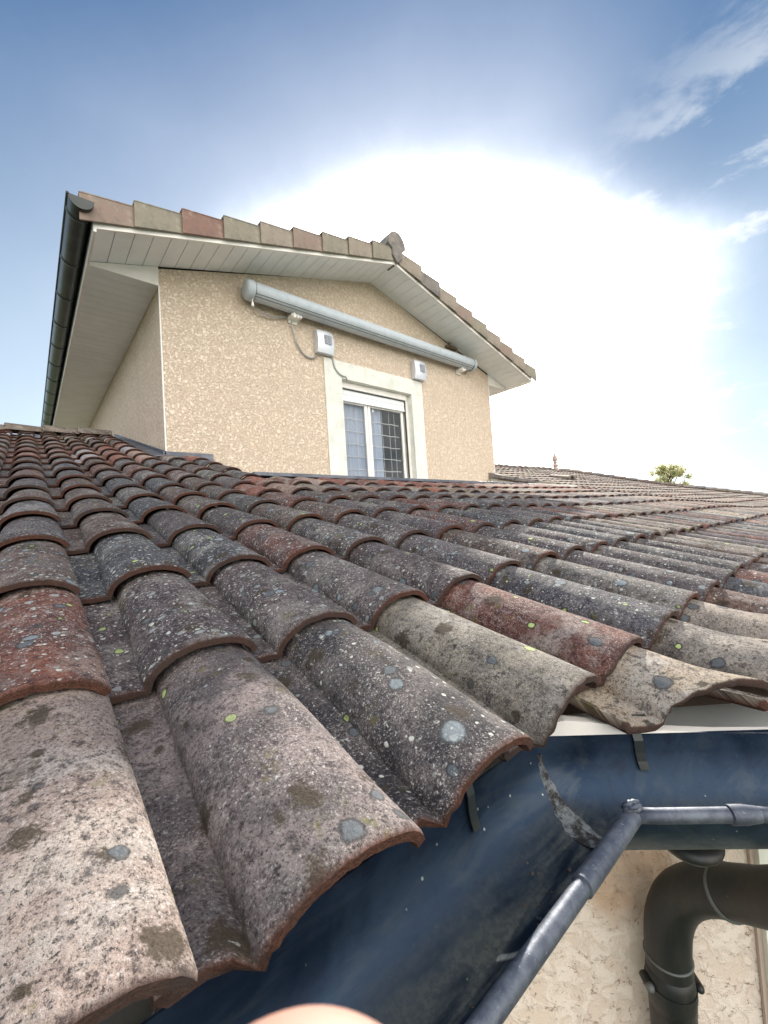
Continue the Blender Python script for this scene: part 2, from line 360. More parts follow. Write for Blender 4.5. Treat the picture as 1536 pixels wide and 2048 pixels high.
def leaf_mat(name, c):
    m = bpy.data.materials.new(name); m.use_nodes = True; t = NT(m.node_tree); t.n.clear()
    d = t.node('ShaderNodeBsdfDiffuse', {'Color': c}); tr = t.node('ShaderNodeBsdfTranslucent', {'Color': tuple(min(1, q * 1.6) for q in c)})
    mx = t.node('ShaderNodeMixShader', {0: .75}); t.l.new(d.outputs[0], mx.inputs[1]); t.l.new(tr.outputs[0], mx.inputs[2])
    t.l.new(mx.outputs[0], t.node('ShaderNodeOutputMaterial').inputs[0]); return m
M['leaf_a'] = leaf_mat('leaf_green', (.33, .34, .19)); M['leaf_b'] = leaf_mat('leaf_yellow', (.48, .43, .26)); M['leaf_c'] = leaf_mat('leaf_hazed', (.40, .41, .28))  # leaf colours lightened and greyed to imitate haze and glare

# ------------------------------------------------------------------ setting
g = MB(); g.add([(-1500, -1500, -3.25), (1500, -1500, -3.25), (1500, 1500, -3.25), (-1500, 1500, -3.25)], [(0, 1, 2, 3)])
set_props(g.build('ground', M['grass'], org=(0, 0, -3.25)), kind='structure')

# ------------------------------------------------------------------ the big tiled roof
WT, LT = .225, .41973
def Gx(x): return math.copysign(1.6 * (1 - math.exp(-abs(x) / 1.6)), x)
def ss(a, b, x):
    q = min(1, max(0, (x - a) / (b - a))); return q * q * (3 - 2 * q)
def surf(x, y):
    yy = y - .3327; s = .2762 * yy
    if yy < -.10: s = .2762 * -.10 + (yy + .10) * .10
    z = -.3286 + s + .037 * (Gx(x) - .0877)
    z += .028 * ss(.45, 1.45, x) - .012 * ss(2.0, 3.2, x) - .014 * (1 - ss(.5, .74, x)) * ss(.05, .30, x) * (1 - ss(.35, .62, y))
    z -= .050 * ss(1.3, 3.0, y) * (1 - ss(4.2, 7.4, y))
    if x > 3: z += min(1, (x - 3) / 3) * (.016 * math.sin(x * 1.15 + y * .5) + .012 * math.sin(x * .53 - y * 1.1 + 1))
    return z
def rp(u, v, h):
    h -= .034
    x = .0901 + u * .9993 + v * .0039; y = .3327 - .0063 * u + v * .9639
    return Vector((x - .0376 * h, y - .266 * h, surf(x, y) + .963 * h))
def cut_y(x):
    if x < .70: return -9
    if x < 1.2: return .272 - .62 * (x - .745)
    return -.010 - (x - 1.2)
PAL = dict(sand=(.34, .29, .24), pinkgrey=(.215, .178, .172), grey=(.155, .138, .135), purple=(.122, .092, .098), slate=(.075, .080, .102), brown=(.16, .10, .075),
           red=(.20, .070, .047), clean_red=(.30, .10, .06), clean_pink=(.38, .235, .18), clean_white=(.46, .44, .44), beige=(.38, .31, .22), dust=(.28, .22, .165))
SPEC = {(0, 0): ('sand', .30, .55), (1, 0): ('pinkgrey', .75, .62), (2, 0): ('grey', 1.0, .8), (3, 0): ('sand', .5, .5), (4, 0): ('red', .4, .45), (5, 0): ('slate', .7, .9),
        (6, 0): ('grey', .5, .8), (7, 0): ('purple', .6, .9), (8, 0): ('purple', .5, 1), (4, -1): ('beige', .25, .3), (5, -1): ('sand', .75, .6), (6, -1): ('sand', .6, .6),
        (0, 1): ('clean_red', .45, 1.1), (1, 1): ('purple', .5, 1.2), (2, 1): ('purple', .5, 1.1), (3, 1): ('pinkgrey', .55, .9), (4, 1): ('purple', .5, .9), (5, 1): ('grey', .6, .9),
        (3, 2): ('red', .55, 1.1), (7, 2): ('red', .6, 1.1), (0, 2): ('brown', .6, 1.3), (1, 2): ('slate', .6, 1.4), (2, 2): ('slate', .5, 1.3), (4, 2): ('purple', .6, 1.2), (6, 1): ('brown', .6, 1.)}
def tile_cols(k, j, rr):
    if (k, j) in SPEC:
        n, g, l = SPEC[(k, j)]; q = .72 if j > 0 else (.86 if j == 0 else 1.12)
        return tuple(c * q for c in PAL[n]), g + (.15 if j > 0 else .05), l
    x = .09 + k * WT; y = .33 + j * LT
    if (j >= 10 and x < 1.6):
        n = rr.choice(['clean_red', 'clean_pink', 'clean_white', 'brown', 'red', 'clean_red', 'grey']) if k > 0 else rr.choice(['red', 'brown', 'grey', 'red', 'clean_red'])
        return PAL[n], rr.uniform(.1, .55), rr.uniform(.45, .75)
    if j == 6 and 1.4 < x < 7: return PAL[rr.choice(['clean_red', 'clean_red', 'clean_pink', 'red'])], .15, .5
    if j == 5 and 1.2 < x < 7: return PAL[rr.choice(['clean_pink', 'dust', 'grey', 'clean_red'])], .35, .6
    if x > 5: return tuple(c * 1.25 for c in PAL[rr.choice(['dust', 'sand', 'brown', 'beige', 'grey', 'dust', 'clean_pink'])]), rr.uniform(.3, .7), rr.uniform(.6, .95)  # far tiles lightened in their colour to imitate the glare wash
    if x > 2.6 or y < .2: return PAL[rr.choice(['dust', 'grey', 'brown', 'slate', 'purple', 'red', 'sand'])], rr.uniform(.4, .8), rr.uniform(.55, .95)
    return tuple(c * .72 for c in PAL[rr.choice(['slate', 'purple', 'grey', 'brown', 'brown', 'purple', 'red'])]), rr.uniform(.5, .9), rr.uniform(.8, 1.3)

def tile(mb, k, j, vmax=99, na=9, ns=3, cut=False, jag=0):
    rr = random.Random(k * 1009 + j * 9176 + 5)
    du, dv, dl, yaw = rr.uniform(-.0035, .0035), rr.uniform(-.006, .006), rr.uniform(-.0015, .002), rr.uniform(-.009, .009)
    if j == 0 and k < 5: dv *= .4
    if j == 0 and k == 0: dv = .010
    col, grime, lich = tile_cols(k, j, rr); jit = rr.uniform(.85, 1.15); col = tuple(c * jit * rr.uniform(.95, 1.05) for c in col)
    seed = rr.random(); su, sv = rr.uniform(0, 9), rr.uniform(0, 9)
    L = min(LT + .05, vmax - j * LT)
    if L < .04: return
    TH = .0150
    def prof(s):  # list of (t*WT, h, n_t, n_h) of the upper face
        tf = (.175 + .10 * s) * WT; tr = (1.0 - .035 * s) * WT; H = .058 - .005 * s
        pts = [(-.13 * WT, .010), (-.09 * WT, .0095), (-.07 * WT, .001), (.04 * WT, -.0005), (tf - .012, .0), (tf - .001, .0012)]
        c = tr - tf; cxm = (tf + tr) / 2
        a0, a1 = R(172), R(12)
        for i in range(na + 1):
            q = i / na; a = a0 + (a1 - a0) * q
            pts.append((cxm + c / 2 * math.cos(a) / math.cos(R(9)), .002 + .006 * q + H * math.sin(a) ** .93))
        return pts
    segs = [0, .012, .03] + [(i / ns) for i in range(1, ns + 1)] if na > 14 else [0, .02] + [(i / ns) for i in range(1, ns + 1)]
    vs, cols, infs, uvs, fs = [], [], [], [], []
    P0_ = prof(0); n = len(P0_)
    for si, s0 in enumerate(segs):
        for side in (0, 1):
            pr = prof(s0); arc_ = [0]
            for i in range(1, n): arc_.append(arc_[-1] + math.hypot(pr[i][0] - pr[i - 1][0], pr[i][1] - pr[i - 1][1]))
            for i, (tt, h) in enumerate(pr):
                a = pr[max(0, i - 1)]; b = pr[min(n - 1, i + 1)]
                dx, dh = b[0] - a[0], b[1] - a[1]; ln = math.hypot(dx, dh) or 1; nx, nh = -dh / ln, dx / ln
                s = s0
                if cut or jag:
                    uu = (k - 1) * WT + tt
                    if cut:
                        xx = .0901 + uu; cy = cut_y(xx) + .010 * noise.noise(Vector((uu * 45, j, 3))) + .006 * noise.noise(Vector((uu * 140, j, 9)))
                        vc = (cy - .3327 + .0063 * uu) / .9639; sc = (vc - j * LT) / L
                        s = max(sc, 0); s = s + (1 - s) * s0 if s < 1 else 1
                d = s * L; lift = .0185 * (1 - d / LT) + .001
                off = 0 if side == 0 else -TH
                if si == 0: off += -.0022 if side == 0 else .0022
                hh = h + lift + nh * off; t2 = tt + nx * off
                ch = 0
                if si < 2 and na > 14:
                    ch = .0022 * noise.noise(Vector((tt * 90, k * 3.1, j * 7.7))) + .003 * max(0, noise.noise(Vector((tt * 38, k * 5.1, j * 2.7))) - .25) * 3
                if na > 14: hh += .0011 * noise.noise(Vector((tt * 30 + k * 7, d * 22, j * 3.3)))
                u = (k - 1) * WT + t2 + du + yaw * (d - .2); v = j * LT + d + dv + (ch if not cut or s0 > .02 else 0)
                if not cut: v += (.028 if j == 0 else .014) * (1 - ss(.10, .20, tt / WT)) * max(0, 1 - s0 * 3)
                vs.append(rp(u, v, hh + dl))
                e = 1.0 if (si == 0 or side == 1) else (.25 if si == 1 and na > 14 else 0)
                cols.append((*col, e)); infs.append((seed, grime, lich, 1)); 
                arc = arc_[i]
                uvs.append((arc + su, d + sv + (.02 if side else 0)))
    def idx(si, side, i): return (si * 2 + side) * n + i
    m = len(segs)
    for si in range(m - 1):
        for i in range(n - 1):
            fs.append((idx(si, 0, i), idx(si, 0, i + 1), idx(si + 1, 0, i + 1), idx(si + 1, 0, i)))
            fs.append((idx(si, 1, i), idx(si + 1, 1, i), idx(si + 1, 1, i + 1), idx(si, 1, i + 1)))
        fs.append((idx(si, 0, n - 1), idx(si, 1, n - 1), idx(si + 1, 1, n - 1), idx(si + 1, 0, n - 1)))
        fs.append((idx(si, 0, 0), idx(si + 1, 0, 0), idx(si + 1, 1, 0), idx(si, 1, 0)))
    for i in range(n - 1):
        fs.append((idx(0, 0, i), idx(0, 1, i), idx(0, 1, i + 1), idx(0, 0, i + 1)))
        fs.append((idx(m - 1, 0, i), idx(m - 1, 0, i + 1), idx(m - 1, 1, i + 1), idx(m - 1, 1, i)))
    mb.add(vs, fs, 0, cols, infs, uvs)

def in_frame(P):
    d = P.dot(cz)
    if d < .05: return False
    px = .5 + P.dot(cx) / d * .5392; py = .5 - P.dot(cy_) / d * .5392 * .75
    return -.06 < px < 1.05 and -.05 < py < 1.05
cand = []
for j in range(-4, 18):
    for k in range(-9, 100):
        c = rp((k - .4) * WT, (j + .5) * LT, .04); x, y = c.x, c.y; vmax = 7.46; cut = False
        if x > 15.25 + (7.5 - y): continue
        if y > 4.55 and 1.44 < x < 7.2: continue
        if y > 4.85 and x > 1.02 and x < 7.50: continue
        if 1.46 < x < 7.2 and j >= 7 and y < 4.95: continue
        if k in (5, 6) and j >= 10: vmax = 4.775
        if j < 0:
            if k < 4 or x > 12: continue
            e0, e1 = rp((k - 1) * WT, j * LT, 0), rp(k * WT, (j + 1) * LT, 0)
            if cut_y(k * WT + .09 - .1) > (j + 1) * LT * .964 + .33: continue
            cut = min(e0.y, e0.y) < cut_y(e0.x) + .02
            if y < -1.0: continue
        cand.append((c.length, in_frame(c) or in_frame(rp((k - .4) * WT, j * LT, .05)), k, j, vmax, cut))
cand.sort()
near_w = 'roof with old lichen covered clay tiles filling the foreground below the dormer wall'
roof = thing('tiled_roof', (0, .33, -.40), 'low pitched roof of weathered lichen spotted clay tiles, running from the dark gutter up to the beige upper storey', 'roof')
TL = {(0, 0): 'pale grey eave tile with brown moss rosettes', (1, 0): 'pinkish grey eave tile overhanging the gutter', (2, 0): 'dark mottled eave tile at the gutter corner', (3, 0): 'brown sandy eave tile beside the white fascia',
      (4, 0): 'plain red brown tile above the broken one', (4, -1): 'sandy tile with a jagged cut lower edge', (5, -1): 'black speckled sandy tile cut along the second gutter',
      (0, 1): 'orange red tile with pale flecks', (3, 2): 'red brown tile with a pale lichen rosette', (5, 0): 'blue grey frosted looking tile'}
n_part = 0; rest = MB()
for dist, vis, k, j, vmax, cut in cand:
    if vis and n_part < 100 and dist < 6:
        mb = MB(); tile(mb, k, j, vmax, 26 if dist < 1.6 else 16, 12 if dist < 1.6 else 6, cut)
        if not mb.v: continue
        o = mb.build('roof_tile', M['tile'], roof, auto=50); n_part += 1
        if (k, j) in TL: o['label'] = TL[(k, j)]
    else:
        tile(rest, k, j, vmax, 10 if dist < 7 else 7, 3 if dist < 7 else 2, cut)
ro = rest.build('roof_tile_field', M['tile'], roof, org=(0, .33, -.4), auto=50); ro['kind'] = 'stuff'
# deck below the tiles
dk = MB()
N_ = 60
xs = [-2.3, -1, 0, .6, 1.02, 1.46, 2.5, 4, 5.5, 7.2, 7.5, 9, 11, 13, 15.2, 17, 19, 21.5]; ys = [-1.0, -.5, 0, .44, 1, 2, 3.1, 4.9, 6, 7.5]
for a in range(len(xs) - 1):
    for b in range(len(ys) - 1):
        x0, x1, y0, y1 = xs[a], xs[a + 1], ys[b], ys[b + 1]
        if 1.46 <= x0 < 7.2 and y0 >= 3.1 and y0 < 4.9: continue
        if x0 >= 1.02 and x1 <= 7.5 and y0 >= 4.9: continue
        if y0 < .44 and x0 < 2.5: continue
        dz = -.078; x1b = min(x1, 15.2 + 7.5 - y1) if x0 >= 15 else x1; x0b = min(x0, 15.2 + 7.5 - y0)
        if x0 >= 15.2 + 7.5 - y1: continue
        dk.add([(x0, y0, surf(x0, y0) + dz), (x1, y0, surf(x1, y0) + dz), (x1b, y1, surf(x1b, y1) + dz), (x0, y1, surf(x0, y1) + dz)], [(0, 1, 2, 3)])
# front strip following the fascia
dk.add([(.80, .44, -.40), (2.5, -.90, -.44), (2.5, .44, surf(2.5, .44) - .078), (1.4, .44, surf(1.4, .44) - .078)], [(0, 1, 2, 3)])
dk.build('roof_deck', M['wood'], roof)
bs = MB()
bs.add([(-2.3, 7.5, 1.60), (1.02, 7.5, 1.62), (15.2, 7.5, 1.62), (22, 14.5, -.3), (-2.3, 14.5, -.3), (22, .8, -.25)], [(0, 2, 3, 4), (2, 5, 3)])
bs.build('rear_slope', M['terra'], roof)
# ridge and hip cap tiles
def cap_tile(p0, p1, r0, r1, mt, name):
    p0, p1 = Vector(p0), Vector(p1); d = (p1 - p0).normalized(); side = d.cross(Vector((0, 0, 1))).normalized(); up = side.cross(d)
    mb = MB(); vs = []; n = 12
    for q, (p, r) in enumerate(((p0, r0), (p0 + d * .012, r0 + .006), (p1, r1))):
        for rr_ in (r, r - .014):
            for i in range(n + 1):
                a = math.pi * (i / n); vs.append(p + side * math.cos(a) * rr_ * 1.05 + up * (math.sin(a) * rr_ * .85))
    w = n + 1; fs = []
    for i in range(n):
        for a, b in ((0, 2), (2, 4)): fs.append((a * w + i, a * w + i + 1, b * w + i + 1, b * w + i))
        for a, b in ((1, 3), (3, 5)): fs.append((a * w + i, b * w + i, b * w + i + 1, a * w + i + 1))
        fs.append((i, w + i, w + i + 1, i + 1)); fs.append((4 * w + i, 4 * w + i + 1, 5 * w + i + 1, 5 * w + i))
    rr = random.Random(int(p0.x * 100)); col = PAL[rr.choice(['brown', 'dust', 'sand', 'grey', 'brown'])]
    uv = [(v.x + v.z, v.y + v.z * .5) for v in vs]
    mb.add(vs, fs, 0, [(*col, 0)] * len(vs), [(rr.random(), .5, .6, 1)] * len(vs), uv)
    return mb.build(name, M['tile'], roof, auto=50)
x = -2.2
while x < 15.0:
    if not (.80 < x < 7.35):
        z = surf(x, 7.5) + .012; z2 = surf(x + .4, 7.5) + .012
        cap_tile((x, 7.5, z), (min(x + .42, 1.06) if x < 1 else x + .42, 7.5, z2 - .012), .125, .105, None, 'ridge_tile')
    x += .40
hx, hy = 15.25, 7.45; q = 0
while q < 6.9:
    a = (hx + q, hy - q, surf(hx + q, hy - q) + .05); b = (hx + q + .3, hy - q - .3, surf(hx + q + .3, hy - q - .3) + .05)
    cap_tile(b, (a[0], a[1], a[2] - .012), .12, .10, None, 'hip_tile'); q += .28
# terrace cut into the roof in front of the window
fl = MB(); fl.box(1.46, 7.2, 3.35, 4.945, -.14, -.10); fl.build('terrace_floor', M['surround'], roof)
ck = MB(); ck.prism([(7.2, 3.34, -.10), (7.2, 4.94, -.10), (7.2, 4.94, .90), (7.2, 3.34, .47)], (.02, 0, 0)); ck.build('terrace_cheek', M['flash_lit'], roof)
ck = MB(); ck.prism([(1.46, 3.34, -.10), (1.46, 4.94, -.10), (1.46, 4.94, .84), (1.46, 3.34, .43)], (-.02, 0, 0)); ck.build('terrace_cheek', M['flash_lit'], roof)
lf = MB(); lf.box(1.40, 5.6, 3.18, 3.34, .496, .526); lf.box(1.42, 5.6, 3.335, 3.35, -.10, .494); lf.build('ledge_flashing', M['flash'], roof, bevel=.003)
lf = MB(); lf.box(5.6, 7.32, 3.18, 3.34, .498, .530); lf.box(5.6, 7.2, 3.335, 3.35, -.10, .496); lf.build('ledge_flashing', M['flash_lit'], roof, bevel=.003)  # right end of the same ledge, sky reflection painted as a pale colour
for q in range(5):
    y0 = 3.4 + q * .33; mb = MB(); z0, z1 = .52 + (y0 - 3.4) * .272, .52 + (y0 + .36 - 3.4) * .272
    if q == 4: z1 -= .01; 
    mb.prism([(7.15, y0, z0 - .05), (7.34, y0, z0 - .02), (7.34, y0, z0 + .05), (7.15, y0, z0 + .05)], (0, .345 if q < 4 else .22, z1 - z0 - .015)); mb.build('verge_tile', M['v_grey'], roof, bevel=.006)

# ------------------------------------------------------------------ upper storey
up = thing('house', (4.28, 4.945, -.1), 'upper storey with beige rough render and white lined gable rising above the tiled roof', 'house')
X0, X1, YF, YB, XA = 1.175, 7.385, 4.945, 14.0, 4.30
ZE = 3.06; SL = .30; ZA = ZE + SL * (XA - X0)
wl = MB()
ox0, ox1, oz0, oz1 = 3.60, 5.05, .30, 2.27
# front wall with an opening, built of four pieces joined edge to edge
fz = -.14
def fpan(a): wl.add([(x, YF, z) for x, z in a], [tuple(range(len(a)))])
zt = lambda x: ZE + SL * (x - X0 if x < XA else X1 - x + (0))
fpan([(X0, fz), (ox0, fz), (ox0, zt(ox0)), (X0, ZE)])
fpan([(ox1, fz), (X1, fz), (X1, ZE), (ox1, zt(ox1))])
fpan([(ox0, fz), (ox1, fz), (ox1, oz0), (ox0, oz0)])
fpan([(ox0, oz1), (ox1, oz1), (ox1, zt(ox1)), (XA, ZA), (ox0, zt(ox0))])
wl.add([(X0, YF, fz), (X0, YB, fz), (X0, YB, ZE), (X0, YF, ZE)], [(3, 2, 1, 0)])
wl.add([(X1, YF, fz), (X1, YB, fz), (X1, YB, ZE), (X1, YF, ZE)], [(0, 1, 2, 3)])
wl.add([(X0, YB, fz), (X1, YB, fz), (X1, YB, ZE), (XA, YB, ZA), (X0, YB, ZE)], [(0, 1, 2, 3, 4)])
for a, b in (((ox0, oz0), (ox0, oz1)), ((ox0, oz1), (ox1, oz1)), ((ox1, oz1), (ox1, oz0)), ((ox1, oz0), (ox0, oz0))):
    wl.add([(a[0], YF, a[1]), (b[0], YF, b[1]), (b[0], YF + .22, b[1]), (a[0], YF + .22, a[1])], [(0, 1, 2, 3)], 1)
wl.build('wall', [M['render'], M['surround']], up, org=(1.175, 4.945, -.1))
cb = MB(); cb.box(X0 - .006, X0 + .008, YF - .006, YF + .008, .9, 2.86); cb.build('corner_bead', M['pvc'], up)
cb = MB(); cb.box(X1 - .008, X1 + .006, YF - .006, YF + .008, .6, 2.86); cb.build('corner_bead', M['pvc'], up)
# window surround
ws = MB(); yy = YF - .022
ws.box(3.30, ox0 - .002, yy, YF - .002, fz, 2.53); ws.box(ox1 + .002, 5.325, yy, YF - .002, fz, 2.53); ws.box(ox0 - .002, ox1 + .002, yy, YF - .002, oz1 + .002, 2.53)
ws.build('window_surround', M['surround'], up)
# window
win = MB(); y0 = 5.03
fw = .05
win.box(ox0, ox0 + .05, y0, y0 + .10, oz0, oz1); win.box(ox1 - .055, ox1, y0, y0 + .10, oz0, oz1)
win.box(ox0 + .05, ox1 - .055, y0 - .02, y0 + .10, oz1 - .095, oz1 - .003); win.box(ox0 + .05, ox1 - .055, y0 + .02, y0 + .10, oz0, oz0 + .06)
wn = win.build('window', M['pvc_trim'], up, bevel=.004)
gm = MB(); gm.box(ox1 - .072, ox1 - .058, y0 - .004, y0 + .03, oz0, oz1 - .1); gm.box(ox0 + .05, ox1 - .072, y0 - .001, y0 + .03, oz1 - .112, oz1 - .098); gm.build('gasket', M['alu_dark'], wn)
sh = MB()
for q in range(4): sh.box(ox0 + .055, ox1 - .075, y0 + .012 + (.004 if q % 2 else 0), y0 + .03, 2.005 + q * .042, 2.005 + q * .042 + .038)
sh.box(ox0 + .055, ox1 - .075, y0 + .006, y0 + .032, 1.985, 2.004); sh.build('roller_shutter', M['soffit'], wn)
for a, b in ((3.655, 4.175), (4.185, 4.97)):
    s_ = MB(); z1 = 2.02; z0 = oz0 + .07; f = .055
    s_.box(a, a + f, y0 + .045, y0 + .085, z0, z1); s_.box(b - f, b, y0 + .045, y0 + .085, z0, z1)
    s_.box(a + f, b - f, y0 + .045, y0 + .085, z1 - f, z1); s_.box(a + f, b - f, y0 + .045, y0 + .085, z0, z0 + f)
    s_.build('sash', M['pvc_trim'], wn, bevel=.006)
    pn = MB(); pn.box(a + f, b - f, y0 + .062, y0 + .068, z0 + f, z1 - f); pn.build('pane', M['glass'], wn)
def curtain(x0, x1):
    mb = MB(); n = 40; vs = []
    for i in range(n + 1):
        x = x0 + (x1 - x0) * i / n; y = y0 + .13 + .012 * math.sin(i * 1.1)
        vs += [(x, y, .4), (x, y, 2.0)]
    mb.add(vs, [(2 * i, 2 * i + 2, 2 * i + 3, 2 * i + 1) for i in range(n)])
    o = mb.build('curtain', M['net'], wn, smooth=True)
    return o
curtain(3.70, 4.52)
st = MB()
for z in (.55, .75, .95, 1.15, 1.35, 1.55, 1.75):
    for a, b in ((3.70, 4.14), (4.22, 4.90)):
        st.tube([(a + (b - a) * i / 16, y0 + .112, z + .003 * math.sin(i * .9 + z * 9) + .006 * noise.noise(Vector((i * .3, z * 5, 2)))) for i in range(17)], .007, 5)
for x in (3.82, 3.98, 4.36, 4.52, 4.68, 4.80): st.tube([(x, y0 + .110, .45), (x + .006, y0 + .110, 1.2), (x, y0 + .110, 1.95)], .004, 5)
st.build('curtain_stripes', M['netline'], wn)
pb = MB(); pb.tube([(4.28, y0 + .036, 1.97), (4.28, y0 + .036, 1.93)], .002, 6); pb.lathe([(.003, .0), (.014, -.035), (.003, -.04)], (4.28, y0 + .036, 1.93), 8); pb.build('blind_pull', M['white'], wn)
ib = MB(); ib.box(3.3, 5.3, 5.165, 7.5, 0, .02); ib.box(3.3, 5.3, 7.4, 7.5, 0, 2.5); ib.box(3.3, 5.3, 5.165, 7.5, 2.5, 2.55); ib.box(3.28, 3.3, 5.165, 7.5, 0, 2.5); ib.box(5.3, 5.32, 5.165, 7.5, 0, 2.5)
ib.build('room', M['joint'], up)

# soffits, boards, gutters of the gable
YO, XE0, XE1 = 4.35, .53, 8.07; SG = .288; ZB = 2.88; ZAb = ZB + SG * (XA - XE0)
def zb(x): return ZB + SG * (x - XE0) if x < XA else ZAb - (ZAb - ZB) / (XE1 - XA) * (x - XA)
for s_, (a, b) in enumerate(((XE0, XA), (XA, XE1))):
    mb = MB(); n = 23; w = (b - a) / n
    for i in range(n):
        x0, x1 = a + i * w + .003, a + (i + 1) * w - .003
        mb.prism([(x0, YO + .02, zb(x0) + .018), (x1, YO + .02, zb(x1) + .018), (x1, YF, zb(x1) + .018), (x0, YF, zb(x0) + .018)], (0, 0, .008))
    mb.prism([(a, YO + .02, zb(a) + .027), (b, YO + .02, zb(b) + .027), (b, YF, zb(b) + .027), (a, YF, zb(a) + .027)], (0, 0, .01), 1)
    mb.build('gable_soffit', [M['soffit'], M['joint']], up)
    mb = MB(); mb.prism([(a, YO, zb(a)), (b, YO, zb(b)), (b, YO, zb(b) + .06), (a, YO, zb(a) + .06)], (0, .02, 0)); mb.build('bargeboard', M['pvc_trim'], up)
for xa, xb, fx in ((XE0, X0, XE0), (X1, XE1, XE1)):
    mb = MB(); n = 60; w = (YB - YF) / n
    for i in range(n): mb.box(xa + .01, xb - .003, YF + .004 + i * w, YF + (i + 1) * w, 2.862, 2.872)
    mb.box(xa + .01, xb - .003, YF + .003, YB, 2.873, 2.883, 1)
    mb.build('eave_soffit', [M['soffit'], M['joint']], up)
    mb = MB(); mb.box(fx - .012, fx + .010, YO + .003, YB, 2.852, 2.985); mb.build('fascia_board', M['pvc_trim'], up)
    mb = MB(); xo = xa if xa < 2 else xb; xi = xb if xa < 2 else xa
    mb.prism([(xo, YF - .004, 2.862), (xi, YF - .004, 2.862), (xi, YF - .004, zb(xi) + .014), (xo, YF - .004, zb(xo) + .014)], (0, .006, 0))
    mb.build('soffit_return', M['pvc'], up)
rc = MB()
for a, b in ((XE0 - .02, XA), (XA, XE1 + .02)):
    rc.prism([(a, YO + .03, zb(a) + .07), (b, YO + .03, zb(b) + .07), (b, YO + .03, zb(b) + .21), (a, YO + .03, zb(a) + .21)], (0, YB - YO + .3, 0))
rc.build('roof', M['gutter_up'], up)
cols_l = ['v_pink', 'v_olive', 'v_red', 'v_olive', 'v_tan', 'v_pink', 'v_olive', 'v_tan', 'v_olive']
cols_r = ['v_tan', 'v_grey', 'v_tan', 'v_pink', 'v_olive', 'v_tan', 'v_pink', 'v_tan', 'v_olive', 'v_grey']
def verge(xa, xb, m):
    """an L shaped verge tile: face towards the viewer plus a top flange, thicker at its lower end"""
    lo = xa if xa < XA else xb; mb = MB(); o0 = .034; 
    def z(x, h): return zb(x) + h
    e = [(lo, o0), (xb if lo == xa else xa, 0)]
    (xl, ol), (xh, oh) = e
    dx = (xl - xh) * .10; xl2 = xl + dx
    h0 = .045
    A = [(xl2, YO - .022 - ol, z(xl2, h0 - .012)), (xh, YO - .022 - oh, z(xh, h0)), (xh, YO - .022 - oh, z(xh, .235)), (xl2, YO - .022 - ol, z(xl2, .235 + ol * 1.3))]
    Bk = [(p[0], p[1] + .018, p[2]) for p in A]
    mb.add(A + Bk, [(0, 1, 2, 3), (7, 6, 5, 4), (0, 4, 5, 1), (1, 5, 6, 2), (2, 6, 7, 3), (3, 7, 4, 0)])
    T = [(xl2, YO - .022 - ol, z(xl2, .236 + ol * 1.3)), (xh, YO - .022 - oh, z(xh, .236)), (xh, YO + .16, z(xh, .25)), (xl2, YO + .16, z(xl2, .25 + ol * 1.3))]
    mb.prism(T, (0, 0, .016))
    return mb.build('verge_tile', M[m], up, bevel=.005)
for i in range(9):
    a = .455 + i * .427; verge(a, min(a + .427, XA - .04), cols_l[i])
for i in range(9):
    a = XA + .07 + i * .42; verge(a, a + .42, cols_r[i])
# closing ridge disc
mb = MB(); n = 18; pr = [(.18 * math.cos(math.pi * i / n), .0 + .29 * math.sin(math.pi * i / n) ** .8) for i in range(n + 1)]
pr = [(x * (1.0 if z > .03 else .55), z) for x, z in pr]; pr += [(-.10, -.10), (.0, -.20), (.10, -.10)]
pl = [(XA + .02 + x, YO - .055, ZAb + .20 + z) for x, z in pr]; mb.prism(pl, (0, .24, 0))
mb.build('ridge_end_tile', M['v_grey'], up, bevel=.008)
for q in range(12):
    ya = YO - .02 + q * .8; mb = MB(); n = 12; vs = []
    for yy_, r in ((ya, .145), (ya + .82, .13)):
        for i in range(n + 1):
            a = math.pi * i / n; vs.append((XA + .02 + math.cos(a) * r, yy_, ZAb + .24 + math.sin(a) * r * 1.3))
    mb.add(vs, [(i, i + 1, n + 2 + i, n + 1 + i) for i in range(n)]); mb.build('ridge_tile', M['v_tan'], up, smooth=True)
# flashings at the foot of the wall
mb = MB(); mb.prism([(X0 - .03, YF - .02, .915), (1.675, YF - .02, .93), (1.675, YF - .02, 1.0), (X0 - .03, YF - .02, .998)], (0, .014, 0)); mb.prism([(X0 - .03, YF - .06, .90), (1.675, YF - .06, .915), (1.675, YF - .02, .93), (X0 - .03, YF - .02, .915)], (0, 0, .008)); mb.build('wall_flashing', M['flash'], up)
mb = MB(); mb.prism([(X0 - .016, YF - .02, .93), (X0 - .016, 8.2, 1.80), (X0 - .016, 8.2, 1.90), (X0 - .016, YF - .02, 1.0)], (.012, 0, 0))
mb.prism([(X0 - .13, YF - .05, .925), (X0 - .13, 7.6, 1.655), (X0 - .017, 7.6, 1.70), (X0 - .017, YF - .05, .945)], (0, 0, .01)); mb.build('side_flashing', M['flash'], up)

